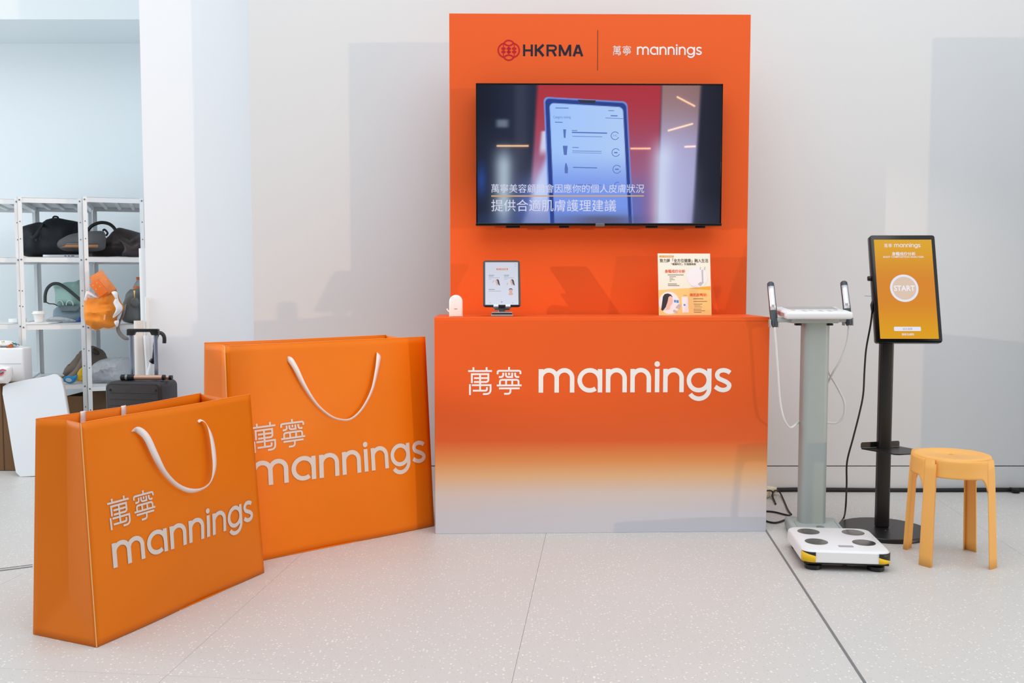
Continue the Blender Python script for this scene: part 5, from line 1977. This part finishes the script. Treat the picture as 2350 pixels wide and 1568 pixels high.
B().box((xb1 - 0.07, 5.7795, 0.274), (0.006, 0.002, 0.54)).make('corner_seam', mat('seam_brown', (80, 56, 34), 0.8), cb, smooth=False)
wz = at(40, 798, 5.86).z
xw = at(60, 835, 5.86).x
wc = thing('white_carton', 'white carton standing on the brown cardboard at the left edge', 'box', (xw - 0.2, 5.88, 0.548))
B().box((xw - 0.21, 5.885, 0.549 + (wz - 0.549) / 2), (0.42, 0.11, wz - 0.549), bevel=0.012, seg=3).make('body', PAPER, wc)
B().box((xw - 0.11, 5.8285, 0.56 + (wz - 0.549) / 2), (0.19, 0.002, 0.002)).make('lid_seam', mat('seam_pale', (206, 210, 216), 0.6), wc)
PB = mat('bag_white_film', (244, 243, 242), 0.45)
b1 = soft('printed_bag', 'white carrier bag with red and teal print at the left edge', 'carrier bag', [(-45, 884), (-48, 845), (-20, 836), (0, 838), (14, 841), (25, 842), (28, 852), (26, 868), (18, 880), (4, 880)], 5.74, 0.09, 0.035, PB, step=0.014, wrinkle=0.003, seed=25)
for pix, c_ in (([(-14, 852), (6, 847), (14, 849), (14, 852), (6, 851), (-14, 856)], (206, 92, 104)), ([(-4, 853), (6, 852), (8, 855), (2, 858)], (96, 170, 180)), ([(-16, 858), (4, 856), (8, 853), (9, 858), (3, 862), (-16, 864)], (214, 74, 84))):
    P_ = [at(x, y, 5.689) for x, y in pix]
    B().prism([(p.x, p.z) for p in P_][::-1], 0.002, None, (0, 5.688, 0)).make('print', mat('bag_print_%d_%d' % (c_[0], c_[1]), c_, 0.5), b1, smooth=False)
b2 = soft('patterned_bag', 'white bag with orange and teal print on top of the white carton', 'carrier bag', [(-40, 797), (-38, 786), (0, 782), (20, 782), (34, 786), (47, 793), (52, 796), (20, 797)], 5.89, 0.09, 0.03, PB, step=0.014, wrinkle=0.003, seed=27)
for pix, c_ in (([(15, 799), (20, 793), (25, 789), (29, 790), (29, 798)], (196, 96, 34)), ([(3, 784), (10, 783), (10, 786), (4, 786)], (230, 196, 110)), ([(27, 786), (30, 786), (34, 791), (32, 791)], (60, 130, 140)), ([(33, 787), (36, 787), (39, 793), (36, 793)], (58, 140, 134)), ([(38, 789), (40, 789), (46, 793), (44, 793)], (70, 120, 130))):
    P_ = [at(x, y, 5.842) for x, y in pix]
    B().prism([(p.x, p.z) for p in P_][::-1], 0.008, None, (0, 5.838, 0)).make('print', mat('bag_print_%d_%d' % (c_[0], c_[1]), c_, 0.5), b2, smooth=False)

# --- suitcase, paper rolls and umbrella by the pillar
SC = mat('suitcase_charcoal', (40, 38, 40), 0.45, bump=0.12, bscale=70)
SY = 5.15
s0, s1 = at(243, 950, SY), at(379, 950, SY)
sz1 = at(310, 877, SY).z
scx, sww = (s0.x + s1.x) / 2, s1.x - s0.x
scs = thing('suitcase', 'charcoal cabin suitcase with its trolley handle pulled up', 'suitcase', (scx, SY + 0.10, 0))
RSC = rotz(rad(-6))
f_ = lambda x, y, z: Vector((scx, SY + 0.10, 0)) + RSC @ Vector((x, y, z))
B().prism(rrect(sww, sz1 - 0.05, 0.035, 6, 0, 0.05 + (sz1 - 0.05) / 2), 0.20, RSC, f_(0, -0.10, 0), bevel=0.014, seg=3).make('shell', SC, scs)
B().prism(rrect(sww - 0.035, sz1 - 0.085, 0.024, 5, 0, 0.05 + (sz1 - 0.05) / 2), 0.006, RSC, f_(0, -0.103, 0), bevel=0.002).make('front_panel', mat('suitcase_panel', (50, 46, 47), 0.5, bump=0.2, bscale=30), scs)
for i in range(14):
    z = 0.12 + i * (sz1 - 0.18) / 13
    B().box(f_(0, -0.1035, z), (sww - 0.055, 0.003, 0.006), RSC, bevel=0.001, seg=1).make('rib', MATS['suitcase_panel'], scs)
for sx in (-1, 1):
    B().lathe([(0.007, 0), (0.006, 0.003), (0.002, 0.004)], f_(sx * (sww / 2 - 0.032), -0.103, sz1 - 0.045), 14, RSC @ Matrix.Rotation(rad(90), 3, 'X')).make('corner_rivet', BLACK, scs)
hz = at(330, 755, SY + .16).z
hl, hr = at(300.5, 800, SY + .16).x, at(357, 800, SY + .16).x
TUBE = mat('trolley_alloy', (152, 160, 178), 0.3, metal=0.7)
for x in (hl, hr):
    B().box((x, SY + 0.165, (sz1 - 0.03 + hz) / 2), (0.021, 0.012, hz - sz1 + 0.03), bevel=0.003).make('handle_tube', TUBE, scs)
ol = [(hl - 0.019, hz - 0.036), (hl + 0.019, hz - 0.036), (hl + 0.028, hz - 0.018), (hr - 0.028, hz - 0.018), (hr - 0.019, hz - 0.036), (hr + 0.019, hz - 0.036), (hr + 0.019, hz - 0.004), (hr + 0.014, hz), (hl - 0.014, hz), (hl - 0.019, hz - 0.004)]
B().prism(ol, 0.032, None, (0, SY + 0.149, 0), bevel=0.004).make('grip', BLACK, scs)
for x, y in ((-1, -1), (1, -1), (-1, 1), (1, 1)):
    B().lathe([(0.022, -0.009), (0.025, -0.006), (0.025, 0.006), (0.022, 0.009)], f_(x * (sww / 2 - 0.04), y * 0.07, 0.0255), 20, Matrix.Rotation(rad(90), 3, 'Y')).make('wheel', BLACK, scs)
    B().box(f_(x * (sww / 2 - 0.04), y * 0.07, 0.045), (0.03, 0.03, 0.02), RSC, bevel=0.003).make('wheel_fork', BLACK, scs)
# tripod lying on the suitcase
tz_ = sz1 + 0.018
tri = thing('folded_tripod', 'rose gold folded camera tripod lying on the suitcase', 'tripod', (scx, SY + 0.08, sz1))
ty0 = SY + 0.07
q = lambda x, dz=0.0, dy=0.0: Vector((at(x, 870, ty0).x, ty0 + dy, tz_ + dz))
B().tube([q(309), q(377)], 0.0135, 14).make('leg_tube', mat('rose_gold', (226, 180, 156), 0.25, metal=0.6), tri)
B().tube([q(277), q(279), q(300), q(309)], [0.012, 0.017, 0.0175, 0.015], 14).make('head', BLACK, tri)
B().tube([q(289), q(294)], 0.0185, 14).make('collar', mat('collar_grey', (150, 152, 156), 0.3, metal=0.8), tri)
B().tube([q(373), q(379)], 0.0155, 12).make('leg_lock', BLACK, tri)
B().tube([q(378, -0.004, .03), q(388, -0.004, .03)], 0.011, 12).make('leg_tube', MATS['rose_gold'], tri)
B().tube([q(384, -0.004, .03), q(391, -0.004, .03)], 0.0135, 12).make('rubber_foot', BLACK, tri)

# paper rolls stand between the shelf and the pillar
ROLL = mat('roll_paper', (238, 238, 238), 0.7)


def roll(label, top, bot, Yt, Yb, r0, r1, m=ROLL):
    a_ = at(top[0], top[1], Yt)
    g_ = at(bot[0], bot[1], Yb)
    d_ = (g_ - a_)
    e_ = a_ + d_ * ((0.002 + r1 * 0.3 - a_.z) / d_.z)
    t_ = thing('paper_roll', label, 'paper roll', (e_.x, e_.y, 0), group='paper rolls by the pillar')
    n_ = 18
    ax2 = (a_ - e_).normalized()
    M_ = ax2.to_track_quat('Z', 'Y').to_matrix()
    L_ = (a_ - e_).length
    vs, fs = [], []
    for r_, z in ((r1 * 0.8, 0.0), (r1, 0), (r0, L_), (r0 * 0.86, L_), (r0 * 0.8, L_ - 0.08)):
        for k_ in range(n_):
            a3 = 2 * math.pi * k_ / n_
            vs.append(e_ + M_ @ Vector((r_ * math.cos(a3), r_ * math.sin(a3), z)))
    for i in range(4):
        for k_ in range(n_):
            fs.append((i * n_ + k_, i * n_ + (k_ + 1) % n_, (i + 1) * n_ + (k_ + 1) % n_, (i + 1) * n_ + k_))
    B().add(vs, fs).make('sheet', m, t_, angle=60)
    # loose outer edge of the paper
    B().ribbon([e_ + M_ @ Vector((0, -r1 * 1.02, 0.01)), e_ + M_ @ Vector((0, -r0 * 1.02, L_ - 0.01))], [0.006, 0.006], [M_ @ Vector((1, 0, 0))] * 2).make('loose_edge', m, t_, solid=0.001)
    return t_


roll('tallest white paper roll leaning beside the pillar', (328, 571), (334, 860), 5.80, 5.72, 0.024, 0.016)
roll('thick cream paper roll standing behind the suitcase handle', (318, 736), (322, 862), 5.51, 5.50, 0.027, 0.034, mat('roll_cream', (228, 222, 216), 0.7))
roll('slim white paper roll touching the pillar edge', (337, 682), (340, 862), 5.534, 5.532, 0.011, 0.013)
roll('short white paper roll with a curled strip behind the trolley handle', (334, 770), (341, 862), 5.49, 5.485, 0.013, 0.016, PAPER)
# umbrella hooked up against the pillar
uY = 5.425
um = thing('umbrella', 'closed umbrella with a curved black handle against the pillar', 'umbrella', at(346, 1000, uY))
hk = [at(x, y, uY) for x, y in ((352, 828), (355, 800), (358, 778), (361, 768), (366, 764), (373, 767), (377, 775), (377, 788))]
B().tube(catmull(hk, 7), [0.009] * 8 * 1 + [0.011] * 42, 10).make('handle', mat('handle_black', (34, 38, 42), 0.4), um)
B().tube([at(352, 826, uY), at(348, 832, uY)], [0.016, 0.018], 12).make('collar', BLACK, um)
e_ = at(336, 1070, uY)
e_.z = max(e_.z, 0.02)
B().tube([at(349, 831, uY), at(347, 850, uY), at(344, 880, uY), at(341, 960, uY), e_], [0.012, 0.022, 0.026, 0.024, 0.008], 12).make('canopy', mat('canopy_white', (232, 236, 240), 0.45), um)
B().tube([e_ + Vector((0, 0, 0.005)), Vector((e_.x - 0.003, uY, 0.001))], [0.005, 0.003], 8).make('tip', BLACK, um)
